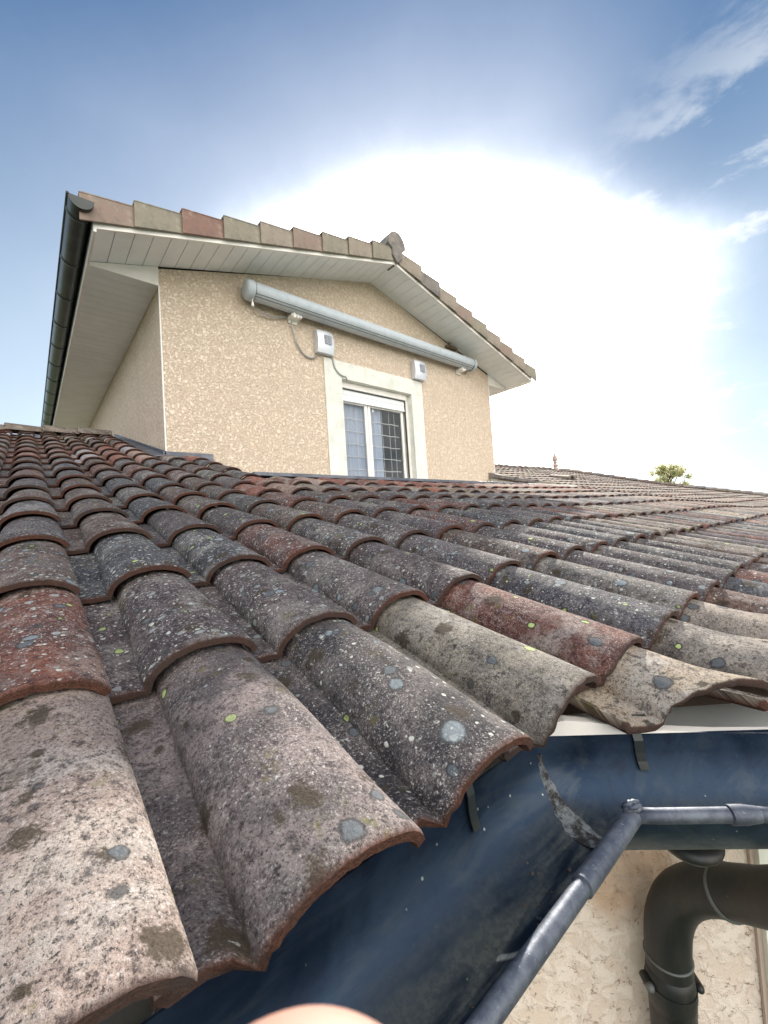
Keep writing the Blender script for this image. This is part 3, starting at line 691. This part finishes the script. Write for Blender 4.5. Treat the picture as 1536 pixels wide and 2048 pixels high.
# upper gutter
gt = thing('rain_gutter', (.43, 4.3, 2.95), 'long dark half round gutter along the left eave of the upper storey', 'gutter')
mb = MB(); n = 14; vs = []; fs = []
YG = [4.26 + i * .6 for i in range(17)]
for yy_ in YG:
    for r in (.095, .091):
        for i in range(n + 1):
            a = math.pi + math.pi * i / n; vs.append((.425 + math.cos(a) * r, yy_, 3.05 + math.sin(a) * r * 1.05))
w = n + 1
for q in range(len(YG) - 1):
    for i in range(n):
        a = q * 2 * w + i; b = (q + 1) * 2 * w + i
        fs += [(a, a + 1, b + 1, b), (a + w, b + w, b + w + 1, a + w + 1)]
mb.add(vs, fs); mb.build('trough', M['gutter_up'], gt, smooth=True)
mb = MB(); mb.tube([(.328, 4.25, 3.052), (.328, 13.86, 3.052)], .011, 10); mb.build('bead', M['gutter_up'], gt, smooth=True)
mb = MB(); mb.prism([(.425 + math.cos(math.pi + math.pi * i / 14) * .096, 4.255, 3.055 + math.sin(math.pi + math.pi * i / 14) * .101) for i in range(15)], (0, .006, 0)); mb.build('end_cap', M['gutter_up'], gt)
for q in range(12):
    yy_ = 4.42 + q * .78; mb = MB(); vs = []
    for r, dy in ((.0955, 0), (.103, .004), (.103, .03), (.0955, .034)):
        for i in range(n + 1):
            a = math.pi + math.pi * i / n; vs.append((.425 + math.cos(a) * r, yy_ + dy, 3.052 + math.sin(a) * r * 1.05))
    mb.add(vs, [(p * w + i, p * w + i + 1, (p + 1) * w + i + 1, (p + 1) * w + i) for p in range(3) for i in range(n)]); mb.build('bracket', M['gutter_up'], gt, smooth=True)

# ------------------------------------------------------------------ awning, lamps, cables on the wall
aw = thing('awning', (4.4, 4.94, 3.0), 'closed roller awning in a long silver cassette under the gable', 'awning')
AY, AZ, AR = 4.80, 3.075, .118; ax0, ax1 = 2.16, 6.66
mb = MB(); n = 28
prof = []
for i in range(n):
    a = 2 * math.pi * i / n; ry = AR * (1.0 if math.sin(a) > 0 else .92); prof.append((math.cos(a) * AR, math.sin(a) * ry))
vs = [(x, AY + p[0], AZ + p[1]) for x in (ax0, ax1) for p in prof]
mb.add(vs, [(i, (i + 1) % n, n + (i + 1) % n, n + i) for i in range(n)]); mb.build('cassette', M['alu'], aw, smooth=True)
for a in (218, 236):
    mb = MB(); yy_, zz = AY + math.cos(R(a)) * AR, AZ + math.sin(R(a)) * AR * .93
    mb.tube([(ax0 + .02, yy_, zz), (ax1 - .02, yy_, zz)], .0035, 6); mb.build('seam', M['alu_dark'], aw)
for xx, s in ((ax0, -1), (ax1, 1)):
    mb = MB()
    mb.tube([(xx + s * q, AY, AZ) for q in (-.05, -.048, 0.0, .03, .05, .058)], .12, 28, rs=[.119, .124, .124, .120, .10, .06]); mb.build('end_cap', M['alu'], aw, auto=40)
    mb = MB(); mb.tube([(xx - s * .056, AY, AZ), (xx - s * .050, AY, AZ)], .1225, 28); mb.build('joint_ring', M['alu_dark'], aw)
for xx in (2.75, 6.32):
    mb = MB(); mb.box(xx, xx + .16, 4.80, 4.942, 2.93, 2.965); mb.box(xx + .02, xx + .05, 4.78, 4.81, 2.90, 2.97); mb.box(xx + .08, xx + .10, 4.79, 4.82, 2.91, 2.97); mb.box(xx + .01, xx + .15, 4.92, 4.943, 2.88, 3.10); mb.build('mounting_bracket', M['white'], aw, bevel=.005)
mb = MB(); mb.tube([(2.19, AY - .03, 2.96), (2.19, AY - .03, 2.925)], .006, 8); mb.lathe([(.006, 0), (.016, -.03), (.018, -.055), (.006, -.075)], (2.19, AY - .03, 2.93), 10); mb.build('crank_eye', M['white'], aw, smooth=True)
def coil(p, rad, pitch, r, name, label, mt, par=None):
    """helix wrapped about a polyline"""
    pts = [Vector(q) for q in p]; out = []
    tot = 0
    for a, b in zip(pts, pts[1:]):
        d = b - a; L = d.length; d.normalize(); s = d.cross(Vector((0, 1, 0))).normalized() if abs(d.y) < .9 else Vector((1, 0, 0)); u = d.cross(s); nn = max(2, int(L / pitch * 8))
        for i in range(nn):
            w_ = (tot + L * i / nn) / pitch * 2 * math.pi; out.append(a + d * (L * i / nn) + s * math.cos(w_) * rad + u * math.sin(w_) * rad)
        tot += L
    mb = MB(); mb.tube(out, r, 5); return mb
def bez(a, b, c, d, n=12):
    a, b, c, d = map(Vector, (a, b, c, d)); return [a * (1 - t) ** 3 + b * 3 * t * (1 - t) ** 2 + c * 3 * t * t * (1 - t) + d * t ** 3 for t in [i / n for i in range(n + 1)]]
mb = coil(bez((2.24, 4.86, 2.93), (2.34, 4.88, 2.84), (2.55, 4.90, 2.86), (2.72, 4.91, 2.94)), .010, .016, .004, '', '', None)
set_props(mb.build('power_cable', M['cable'], smooth=True), 'short coiled cable hanging under the left end of the awning cassette', 'cable')
mb = MB(); p = bez((2.80, 4.91, 2.90), (2.85, 4.92, 2.50), (3.02, 4.925, 2.42), (3.14, 4.925, 2.48), 16) + bez((3.14, 4.925, 2.48), (3.20, 4.925, 2.52), (3.22, 4.925, 2.60), (3.215, 4.925, 2.74), 8)[1:]
mb.tube(p, .009, 8); mb2 = coil(p[5:], .012, .016, .003, '', '', None); b0 = mb2.v; mb.add(b0, mb2.f)
set_props(mb.build('power_cable', M['cable'], smooth=True), 'grey cable looping down from the awning bracket to the left wall lamp', 'cable')
mb = coil(bez((3.44, 4.91, 2.60), (3.46, 4.91, 2.42), (3.46, 4.91, 2.34), (3.62, 4.915, 2.30)), .012, .018, .0045, '', '', None); mb.tube([(3.60, 4.915, 2.30), (3.67, 4.915, 2.31), (3.69, 4.915, 2.25)], .012, 8)
set_props(mb.build('power_cable', M['cable'], smooth=True), 'coiled cable running from the left wall lamp down onto the window surround', 'cable')
def wall_lamp(x, z, label):
    th = thing('wall_lamp', (x + .13, 4.94, z), label, 'wall lamp', 'pair of silver wall units above the window corners')
    mb = MB(); n = 10; vs = []; w_, h = .27, .32
    for q in range(n + 1):
        zz = z + h * q / n; bul = .075 + .030 * math.cos((q / n - .5) * math.pi * 1.0) - .02 * (q / n - .45) ** 2 * 8 * 0
        for a in range(9):
            s = a / 8; vs.append((x + w_ * s, 4.94 - bul - .016 * math.sin(s * math.pi), zz))
        vs += [(x + w_, 4.94, zz), (x, 4.94, zz)]
    m_ = 11; fs = [(q * m_ + i, q * m_ + (i + 1) % m_, (q + 1) * m_ + (i + 1) % m_, (q + 1) * m_ + i) for q in range(n) for i in range(m_)]
    fs += [tuple(range(m_))[::-1], tuple(n * m_ + i for i in range(m_))]
    mb.add(vs, fs); mb.build('housing', M['silver'], th, auto=35)
    mb = MB()
    for i in range(6): mb.box(x + .10, x + .215, 4.805, 4.83, z + .125 + i * .022, z + .125 + i * .022 + .012)
    mb.box(x + .135, x + .142, 4.803, 4.83, z + .12, z + .25); mb.box(x + .175, x + .182, 4.803, 4.83, z + .12, z + .25)
    mb.build('grille', M['grille'], th)
wall_lamp(3.165, 2.555, 'silver wall lamp with slatted grille, the one with cables, at the upper left window corner')
wall_lamp(5.105, 2.545, 'silver wall lamp with slatted grille and no cables, right of the window top')
mb = MB(); mb.box(6.05, 6.35, 4.88, 4.943, 3.33, 3.37); mb.box(6.10, 6.15, 4.86, 4.90, 3.35, 3.42)
set_props(mb.build('wood_scrap', M['wood'], bevel=.004), 'small dark bit of wood stuck above the right end of the awning', 'wood')

# ------------------------------------------------------------------ lower house with the eave corner
hw = thing('house_wall', (.787, .70, -3.2), 'cream rough rendered wall of the ground floor under the gutter corner', 'wall')
D2 = Vector((.70711, -.70711, 0)); N2 = Vector((-.70711, -.70711, 0)); B0 = Vector((.663, .40, 0)); C0 = Vector((.787, .70, 0))
mb = MB(); e = C0 + D2 * 2.3
mb.add([(-2.3, .70, -3.2), (C0.x, C0.y, -3.2), (C0.x, C0.y, -.44), (-2.3, .70, -.44)], [(0, 1, 2, 3)]); mb.add([(C0.x, C0.y, -3.2), (e.x, e.y, -3.2), (e.x, e.y, -.44), (C0.x, C0.y, -.44)], [(0, 1, 2, 3)])
mb.add([(e.x, e.y, -3.2), (22, e.y, -3.2), (22, e.y, -.3), (e.x, e.y, -.3)], [(0, 1, 2, 3)]); mb.add([(22, e.y, -3.2), (22, 14.5, -3.2), (22, 14.5, -.3), (22, e.y, -.3)], [(0, 1, 2, 3)])
mb.add([(-2.3, .70, -3.2), (-2.3, 14.5, -3.2), (-2.3, 14.5, -.3), (-2.3, 7.5, 1.55), (-2.3, .40, -.36), (-2.3, .40, -.44), (-2.3, .70, -.44)], [(0, 6, 5, 4, 3, 2, 1)])
mb.build('wall', M['render_low'], hw, org=WORG)
def strip(pts_a, pts_b): pass
fb = MB(); fb.prism([(-2.3, .402, -.47), (B0.x, .402, -.47), (B0.x, .402, -.405), (-2.3, .402, -.43)], (0, .02, 0)); fb.build('fascia_board', M['pvc_trim'], hw)
fb = MB(); a = B0 + Vector((.003, .0, 0)); b = B0 + D2 * 1.95
fb.prism([(a.x, a.y, -.47), (b.x, b.y, -.47)] + [tuple(B0 + D2 * q + Vector((0, 0, min(-.352, surf(B0.x + D2.x * q, B0.y + D2.y * q) - .052)))) for q in (1.95, 1.4, 1.0, .7, .5, .4, .3, .2, .15, .1, .05)] + [(a.x, a.y, -.362)], -N2 * .02); fb.build('fascia_board', M['pvc_trim'], hw)
sf = MB(); sf.add([(-2.3, .42, -.45), (B0.x, .42, -.45), (C0.x, C0.y, -.45), (-2.3, .70, -.45)], [(0, 1, 2, 3)]); sf.add([(B0.x, .42, -.45), (b.x, b.y, -.45), (e.x, e.y, -.45), (C0.x, C0.y, -.45)], [(0, 1, 2, 3)]); sf.build('soffit', M['soffit'], hw)
# window beside the downpipe
def wp(s, d, z): p = C0 + D2 * s + N2 * d; return (p.x, p.y, z)
lw = MB()
def wbox(mb, s0, s1, d0, d1, z0, z1): mb.prism([wp(s0, d0, z0), wp(s1, d0, z0), wp(s1, d1, z0), wp(s0, d1, z0)], (0, 0, z1 - z0))
wbox(lw, .664, .80, .002, .025, -2.4, -.60); wbox(lw, 1.50, 1.64, .002, .025, -2.4, -.60); wbox(lw, .80, 1.50, .002, .025, -.74, -.60); lw.build('window_surround', M['surround'], hw)
lw = MB(); wbox(lw, .80, 1.50, .002, .012, -2.4, -.742); lw.build('window_pane', M['glass'], hw)
lw = MB(); wbox(lw, .655, .664, .002, .010, -2.4, -.60); lw.build('surround_joint', mat('rust_joint', (.50, .40, .34), .9), hw)

# ------------------------------------------------------------------ near gutter
ng = thing('rain_gutter', (.6, .3, -.49), 'dark blue grey zinc gutter turning a corner under the overhanging eave tiles', 'gutter')
ZR, GW, GD = -.392, .170, .090
def gp(leg, s, d, z):
    """leg 0 runs along x to the corner, leg 1 on beyond it; d = distance out from the back edge"""
    if leg == 0: return Vector((s, .40 - d, z))
    q = B0 + Vector((-.41421, -1, 0)) * d + D2 * s; return Vector((q.x, q.y, z))
sec = [(0, .014), (.0, .004)] + [(GW / 2 - GW / 2 * math.cos(math.pi * i / 22), -GD * math.sin(math.pi * i / 22) ** .9) for i in range(1, 22)] + [(GW - .001, -.004)]
def stations():
    out = [('a', -2.3 + i * .1) for i in range(29)]
    return out
rows_ = []
for s in [-2.3, -1.5, -1.0, -.6, -.4, -.2, -.1, 0, .1, .2, .3, .4, .45]: rows_.append([gp(0, s, d, ZR + z) for d, z in sec])
rows_.append([Vector((B0.x - .41421 * d, B0.y - d, ZR + z)) for d, z in sec])
for s in [.06, .12, .2, .3, .4, .6, .9, 1.3, 1.7]: rows_.append([gp(1, s, d, ZR + z) for d, z in sec])
mb = MB(); n = len(sec); vs = []; dirt = []
ctr = [Vector((sum(p.x for p in r) / n, sum(p.y for p in r) / n, ZR + .05)) for r in rows_]
for r in rows_: vs += r
for ri, r in enumerate(rows_): vs += [p + (p - Vector((ctr[ri].x, ctr[ri].y, ZR))).normalized() * .002 for p in r]
m_ = len(rows_) * n; fs = []
for q in range(len(rows_) - 1):
    for i in range(n - 1):
        a = q * n + i; fs += [(a, a + 1, a + n + 1, a + n), (m_ + a, m_ + a + n, m_ + a + n + 1, m_ + a + 1)]
mb.add(vs, fs)
tr = mb.build('trough', M['zinc'], ng, org=(.6, .3, -.49), auto=40)
at = tr.data.attributes.new('dirt', 'FLOAT', 'POINT')
at.data.foreach_set('value', [max(0, 1 - abs((i % n) / n - .60) / .30) for i in range(len(vs))])
BR = .0092
bz = ZR - .004
def bd(leg, s): return gp(leg, s, GW + .004, bz)
mb = MB(); mb.tube([bd(0, s) for s in (-2.3, -1, -.3, 0, .2, .35, .45)] + [Vector((B0.x - .41421 * (GW + .004), B0.y - GW - .004, bz))], BR, 16); mb.build('bead', M['bead'], ng, smooth=True)
mb = MB(); mb.tube([Vector((B0.x - .41421 * (GW + .004), B0.y - GW - .004, bz + .001)) + D2 * .004] + [bd(1, s) for s in (.03, .1, .3, .8, 1.7)], BR, 16); mb.build('bead', M['bead'], ng, smooth=True)
mb = MB(); cB = Vector((B0.x - .41421 * (GW + .004), B0.y - GW - .004, bz))
for q in range(7):
    o_ = Vector((random.uniform(-.006, .006), random.uniform(-.006, .006), .010 + random.uniform(0, .006))); mb.tube([cB + o_ + Vector((-.008, .006, 0)), cB + o_ * 1.1, cB + o_ + Vector((.008, -.004, .001))], .004, 6, rs=[.002, .0045, .002])
mb.build('corner_solder', M['bead'], ng, smooth=True)
def collar(leg, s, L=.045, par=ng):
    mb = MB(); ps = [bd(leg, s + q) for q in (0, .0015, L * .8, L, L + .012)]
    mb.tube(ps, BR, 18, rs=[BR + .0004, BR + .0024, BR + .0024, BR + .0016, BR + .0003]); mb.build('bead_sleeve', M['bead'], ng, auto=40)
collar(0, -.35); collar(1, .118, .024)
mb = MB(); e0 = Vector((B0.x - .41421 * (GW + .004), B0.y - GW - .004, bz)); mb.tube([bd(0, .440), bd(0, .4415), bd(0, .50), e0], .0112, 18, rs=[BR, .0116, .0114, .0108]); mb.build('corner_sleeve', M['bead'], ng, auto=40)
collar(1, .9)
# thin raised lap of the sheets running across the trough
for leg, s, d0, d1 in ((0, .452, .10, GW),):
    mb = MB(); pts = [gp(leg, s + .0, d, ZR + z + .0015) for d, z in sec if d > d0]; mb.tube(pts, .0016, 6); mb.build('lap_seam', M['bead'], ng)
# lumpy solder along the mitre
mb = MB(); vs = []; pl = []
for i, (d, z) in enumerate(sec[2:20]):
    q = i / 17; wd = .005 + .017 * math.sin(math.pi * min(1, q * 1.05)) ** 1.5
    for a in range(9):
        s = (a / 8 - .5) * 2; off = Vector((math.cos(R(-22.5)), math.sin(R(-22.5)), 0)) * (s * wd * (1 + .5 * noise.noise(Vector((i * .9, s * 3, 1)))))
        hgt = .0055 * (1 - s * s) * (.5 + 1.1 * abs(noise.noise(Vector((i * .8, a * .9, 5))))) + .0008
        c_ = Vector((B0.x - .41421 * d, B0.y - d, ZR + z)); inn = (Vector((B0.x - .41421 * GW / 2, B0.y - GW / 2, ZR)) - c_).normalized()
        vs.append(c_ + off + inn * hgt)
mb.add(vs, [(i * 9 + a, i * 9 + a + 1, (i + 1) * 9 + a + 1, (i + 1) * 9 + a) for i in range(17) for a in range(8)]); mb.build('solder_seam', M['solder'], ng, smooth=True)
mb = MB(); dr = random.Random(3)
for q in range(46):
    d = dr.gauss(.105, .022); d = min(max(d, .03), .15); leg = 0 if q % 3 else 1; s_0 = (dr.uniform(.0, .55) if q % 2 else dr.gauss(.50, .05)) if leg == 0 else dr.uniform(.0, .12)
    if leg == 0: s_0 = min(s_0, B0.x - .41421 * d - .01)
    zz = ZR - GD * math.sin(math.acos(max(-1, min(1, 1 - 2 * d / GW)))) ** .9 + .0005; p = gp(leg, s_0, d, zz); r_ = dr.uniform(.0012, .0040)
    vs = [p + Vector((math.cos(a_) * r_ * dr.uniform(.5, 1.3), math.sin(a_) * r_ * dr.uniform(.5, 1.3), 0)) for a_ in [k_ * 1.047 for k_ in range(6)]]
    mb.add(vs + [p + Vector((0, 0, r_ * .7))], [(k_, (k_ + 1) % 6, 6) for k_ in range(6)])
o = mb.build('silt_crumbs', M['silt'], ng); o['kind'] = 'stuff'
def clip(leg, s, L):
    mb = MB(); w_ = .0075; pts = [(0, .016), (.0035, .004)] + [(d + .003, z) for d, z in sec[2:] if -z < L]
    pts = [(0, .018)] + [p for p in pts if p[0] < .03]
    vs = []
    for d, z in pts:
        for ss in (s - w_, s + w_): vs.append(gp(leg, ss, d + .001, ZR + z + .001))
    mb.add(vs, [(2 * i, 2 * i + 1, 2 * i + 3, 2 * i + 2) for i in range(len(pts) - 1)]); o = mb.build('fixing_clip', M['gutter_up'], ng)
    sm = o.modifiers.new('thickness', 'SOLIDIFY'); sm.thickness = .002
clip(1, .165, .045); clip(0, .47, .05); clip(1, .62, .045); clip(0, -.3, .05)
for s in (.125, .165, .9):
    mb = MB(); w_ = .011; a = gp(1, s, -.004, 0); b_ = gp(1, s + .022, -.004, 0)
    mb.prism([(a.x, a.y, ZR + .005), (b_.x, b_.y, ZR + .005), (b_.x, b_.y, ZR + .045), (a.x, a.y, ZR + .045)], N2 * .003); mb.build('bracket', M['gutter_up'], ng)
# outlet under the second leg
mb = MB(); c_ = gp(1, .135, GW * .62, ZR - GD)
mb.lathe([(.032, .010), (.040, .004), (.037, -.004), (.030, -.010), (.010, -.013)], c_, 24); mb.build('gutter_sleeve', M['pipe'], ng, smooth=True)

# ------------------------------------------------------------------ downpipe
dp = thing('downpipe', (1.037, .35, -3.2), 'brown black swan neck downpipe on the cream wall below the gutter', 'downpipe')
path = [(1.038, .352, -3.2), (1.038, .352, -2), (1.038, .351, -1.2), (1.038, .350, -1.0)] + bez((1.038, .350, -.962), (1.037, .348, -.835), (1.035, .300, -.785), (1.005, .222, -.737), 14) + \
    [(.975, .178, -.668)][:0] + [(.961, .156, -.683), (.92, .098, -.625)] + bez((.90, .068, -.590), (.885, .048, -.570), (.878, .040, -.550), (.878, .040, -.48), 6)
PR = .0445
mb = MB(); mb.tube(path, PR, 28); mb.build('pipe', M['pipe'], dp, smooth=True)
def ring(p0, p1, r, name, mt, jitter=0):
    mb = MB(); p0, p1 = Vector(p0), Vector(p1); mb.tube([p0, p0.lerp(p1, .3), p0.lerp(p1, .7), p1], r, 28, rs=[r - .001, r + .0015, r + .0015, r - .001]); return mb.build(name, mt, dp, smooth=True)
ring((1.038, .350, -.969), (1.038, .350, -.964), PR + .001, 'weld_seam', M['seam'])
ring((1.0085, .228, -.7425), (1.0045, .221, -.7380), PR + .001, 'weld_seam', M['seam'])
ring((1.038, .350, -1.075), (1.038, .350, -.985), PR + .0005, 'socket', M['pipe'])
mb = MB(); mb.tube([(1.038, .350, -1.035), (1.038, .350, -1.020)], PR + .004, 28)
q_ = Vector((1.038, .350, -1.02)); sd_ = D2
for s, dd in ((-1, .0), (1, .0)): 
    c_ = q_ + sd_ * s * (PR + .006); mb.tube([c_ - N2 * .012, c_ + N2 * .014], .009, 10)
mb.tube([q_ - N2 * .04, q_ - N2 * .13], .006, 8)
mb.build('pipe_bracket', M['pipe'], dp, auto=40)
for s in (-1, 1):
    c_ = q_ + sd_ * s * (PR + .006) + N2 * .012; mb = MB(); mb.tube([c_, c_ + N2 * .006, c_ + N2 * .011, c_ + N2 * .013], .01, 12, rs=[.009, .009, .006, .002]); mb.build('screw', M['seam'] if s < 0 else M['pipe'], dp, smooth=True)

# ------------------------------------------------------------------ finial, vent and tree
mb = MB(); mb.lathe([(r_ * .9, z_ * 1.05) for r_, z_ in [(.16, -.05), (.15, .06), (.085, .10), (.07, .14), (.12, .17), (.12, .20), (.06, .23), (.06, .27), (.09, .30), (.06, .34), (.10, .37), (.115, .42), (.07, .52), (.02, .63), (.004, .66)]], (15.2, 7.5, surf(15.2, 7.5) + .02), 18)
set_props(mb.build('roof_finial', M['finial'], auto=40), 'small pointed clay finial standing where the far ridge meets the hip', 'finial')
vt = thing('roof_vent', (9.4, 4.45, surf(9.4, 4.45) + .06), 'small hooded vent tile lying on the far slope below the finial', 'roof vent')
zv = surf(9.4, 4.45)
mb = MB(); n = 10; vs = []
for q, yy_ in enumerate((4.25, 4.27, 4.75)):
    for i in range(n + 1):
        a = math.pi * i / n; vs.append((9.4 + math.cos(a) * (.15 - .02 * q), yy_, zv + .03 + math.sin(a) * (.12 - .04 * q) + (yy_ - 4.45) * .27))
mb.add(vs, [(p * 11 + i, p * 11 + i + 1, p * 11 + 12 + i, p * 11 + 11 + i) for p in range(2) for i in range(n)]); o = mb.build('hood', M['v_tan'], vt, smooth=True)
o.modifiers.new('thickness', 'SOLIDIFY').thickness = .02
mb = MB(); mb.box(9.30, 9.50, 4.29, 4.30, zv - .04, zv + .07); mb.build('vent_opening', M['dark'], vt)  # near-black panel standing in for the shade inside the hood

def tree(base, h, rx, rz, label, seedn):
    rr = random.Random(seedn); b = Vector(base); th = thing('tree', base, label, 'tree')
    mb = MB(); mb.tube([b, b + Vector((.1, 0, h * .3)), b + Vector((0, .1, h * .65)), b + Vector((.1, 0, h * .9))], .2, 10, rs=[.28, .2, .12, .04])
    cc = b + Vector((0, 0, h - rz))
    tips = []
    for i in range(44):
        a = rr.uniform(0, 6.28); el = rr.uniform(-.5, 1.4); rad = rr.uniform(.55, 1.0)
        tip = cc + Vector((math.cos(a) * math.cos(el) * rx * rad, math.sin(a) * math.cos(el) * rx * rad, math.sin(el) * rz * rad)); s0 = b + Vector((0, 0, h * rr.uniform(.3, .75)))
        mid_ = s0.lerp(tip, .5) + Vector((0, 0, .3)); mb.tube([s0, mid_, tip], .05, 5, rs=[.07, .04, .012]); tips.append(tip)
    mb.build('trunk', M['bark'], th, smooth=True)
    mb = MB()
    for tip in tips:
        cr = rr.uniform(.45, .9)
        for q in range(150):
            d = Vector((rr.gauss(0, .45), rr.gauss(0, .45), rr.gauss(0, .4))) * cr; p = tip + d; s = rr.uniform(.10, .22)
            a = Vector((rr.uniform(-1, 1), rr.uniform(-1, 1), rr.uniform(-1, 1))).normalized(); c = a.cross(Vector((rr.uniform(-1, 1), rr.uniform(-1, 1), 1))).normalized()
            mb.add([p - a * s, p + c * s * .5, p + a * s, p - c * s * .5], [(0, 1, 2, 3)], rr.choice([0, 0, 1, 1, 2, 2]))
    mb.build('crown', [M['leaf_a'], M['leaf_b'], M['leaf_c']], th)
tree((77.4, 20.1, -3.2), 10.7, 2.9, 3.4, 'haze-paled green and yellow treetop showing above the far hip of the roof', 4)

# ------------------------------------------------------------------ hand of the photographer, only its fingertip is in view
def cs(x, y, d): return cx * x + cy_ * y + cz * d    # a point given as right, up and ahead of the phone
me = bpy.data.meshes.new('person'); bm = bmesh.new(); sk = bm.verts.layers.skin.verify()
def chain(pts, prev=None):
    for p, r in pts:
        v = bm.verts.new(cs(*p)); v[sk].radius = (r, r)
        if prev: bm.edges.new((prev, v))
        prev = v
    return prev
wr = bm.verts.new(cs(.02, -.20, -.02)); wr[sk].radius = (.026, .026); wr[sk].use_root = True
palm = bm.verts.new(cs(.0, -.135, -.005)); palm[sk].radius = (.030, .024); bm.edges.new((wr, palm))
arm = bm.verts.new(cs(.05, -.33, -.06)); arm[sk].radius = (.036, .036); bm.edges.new((arm, wr))
chain([((-.016, -.088, .006), .011), ((-.012, -.062, .018), .0095), ((-.0042, -.0428, .0220), .0125), ((-.0033, -.0348, .0230), .0125)], palm)
chain([((.008, -.085, -.004), .011), ((.014, -.060, .004), .0095), ((.018, -.046, -.006), .0085), ((.016, -.044, -.018), .0075)], palm)
chain([((.026, -.092, -.010), .0105), ((.034, -.070, -.004), .009), ((.036, -.056, -.014), .008), ((.032, -.056, -.026), .007)], palm)
chain([((.040, -.105, -.016), .0095), ((.050, -.088, -.010), .008), ((.052, -.076, -.018), .007), ((.047, -.076, -.028), .0062)], palm)
chain([((-.032, -.115, -.012), .0135), ((-.050, -.090, -.018), .011), ((-.050, -.068, -.026), .0095), ((-.042, -.056, -.032), .008)], palm)
bm.to_mesh(me); bm.free(); me.materials.append(M['skin'])
ho = bpy.data.objects.new('person', me); COL.objects.link(ho)
ho.modifiers.new('skin', 'SKIN').use_smooth_shade = True; s_ = ho.modifiers.new('sub', 'SUBSURF'); s_.levels = 4; s_.render_levels = 4
set_props(ho, 'blurred bare fingertip poking up over the gutter at the very bottom', 'person')
for m in list(bpy.data.materials):
    pass
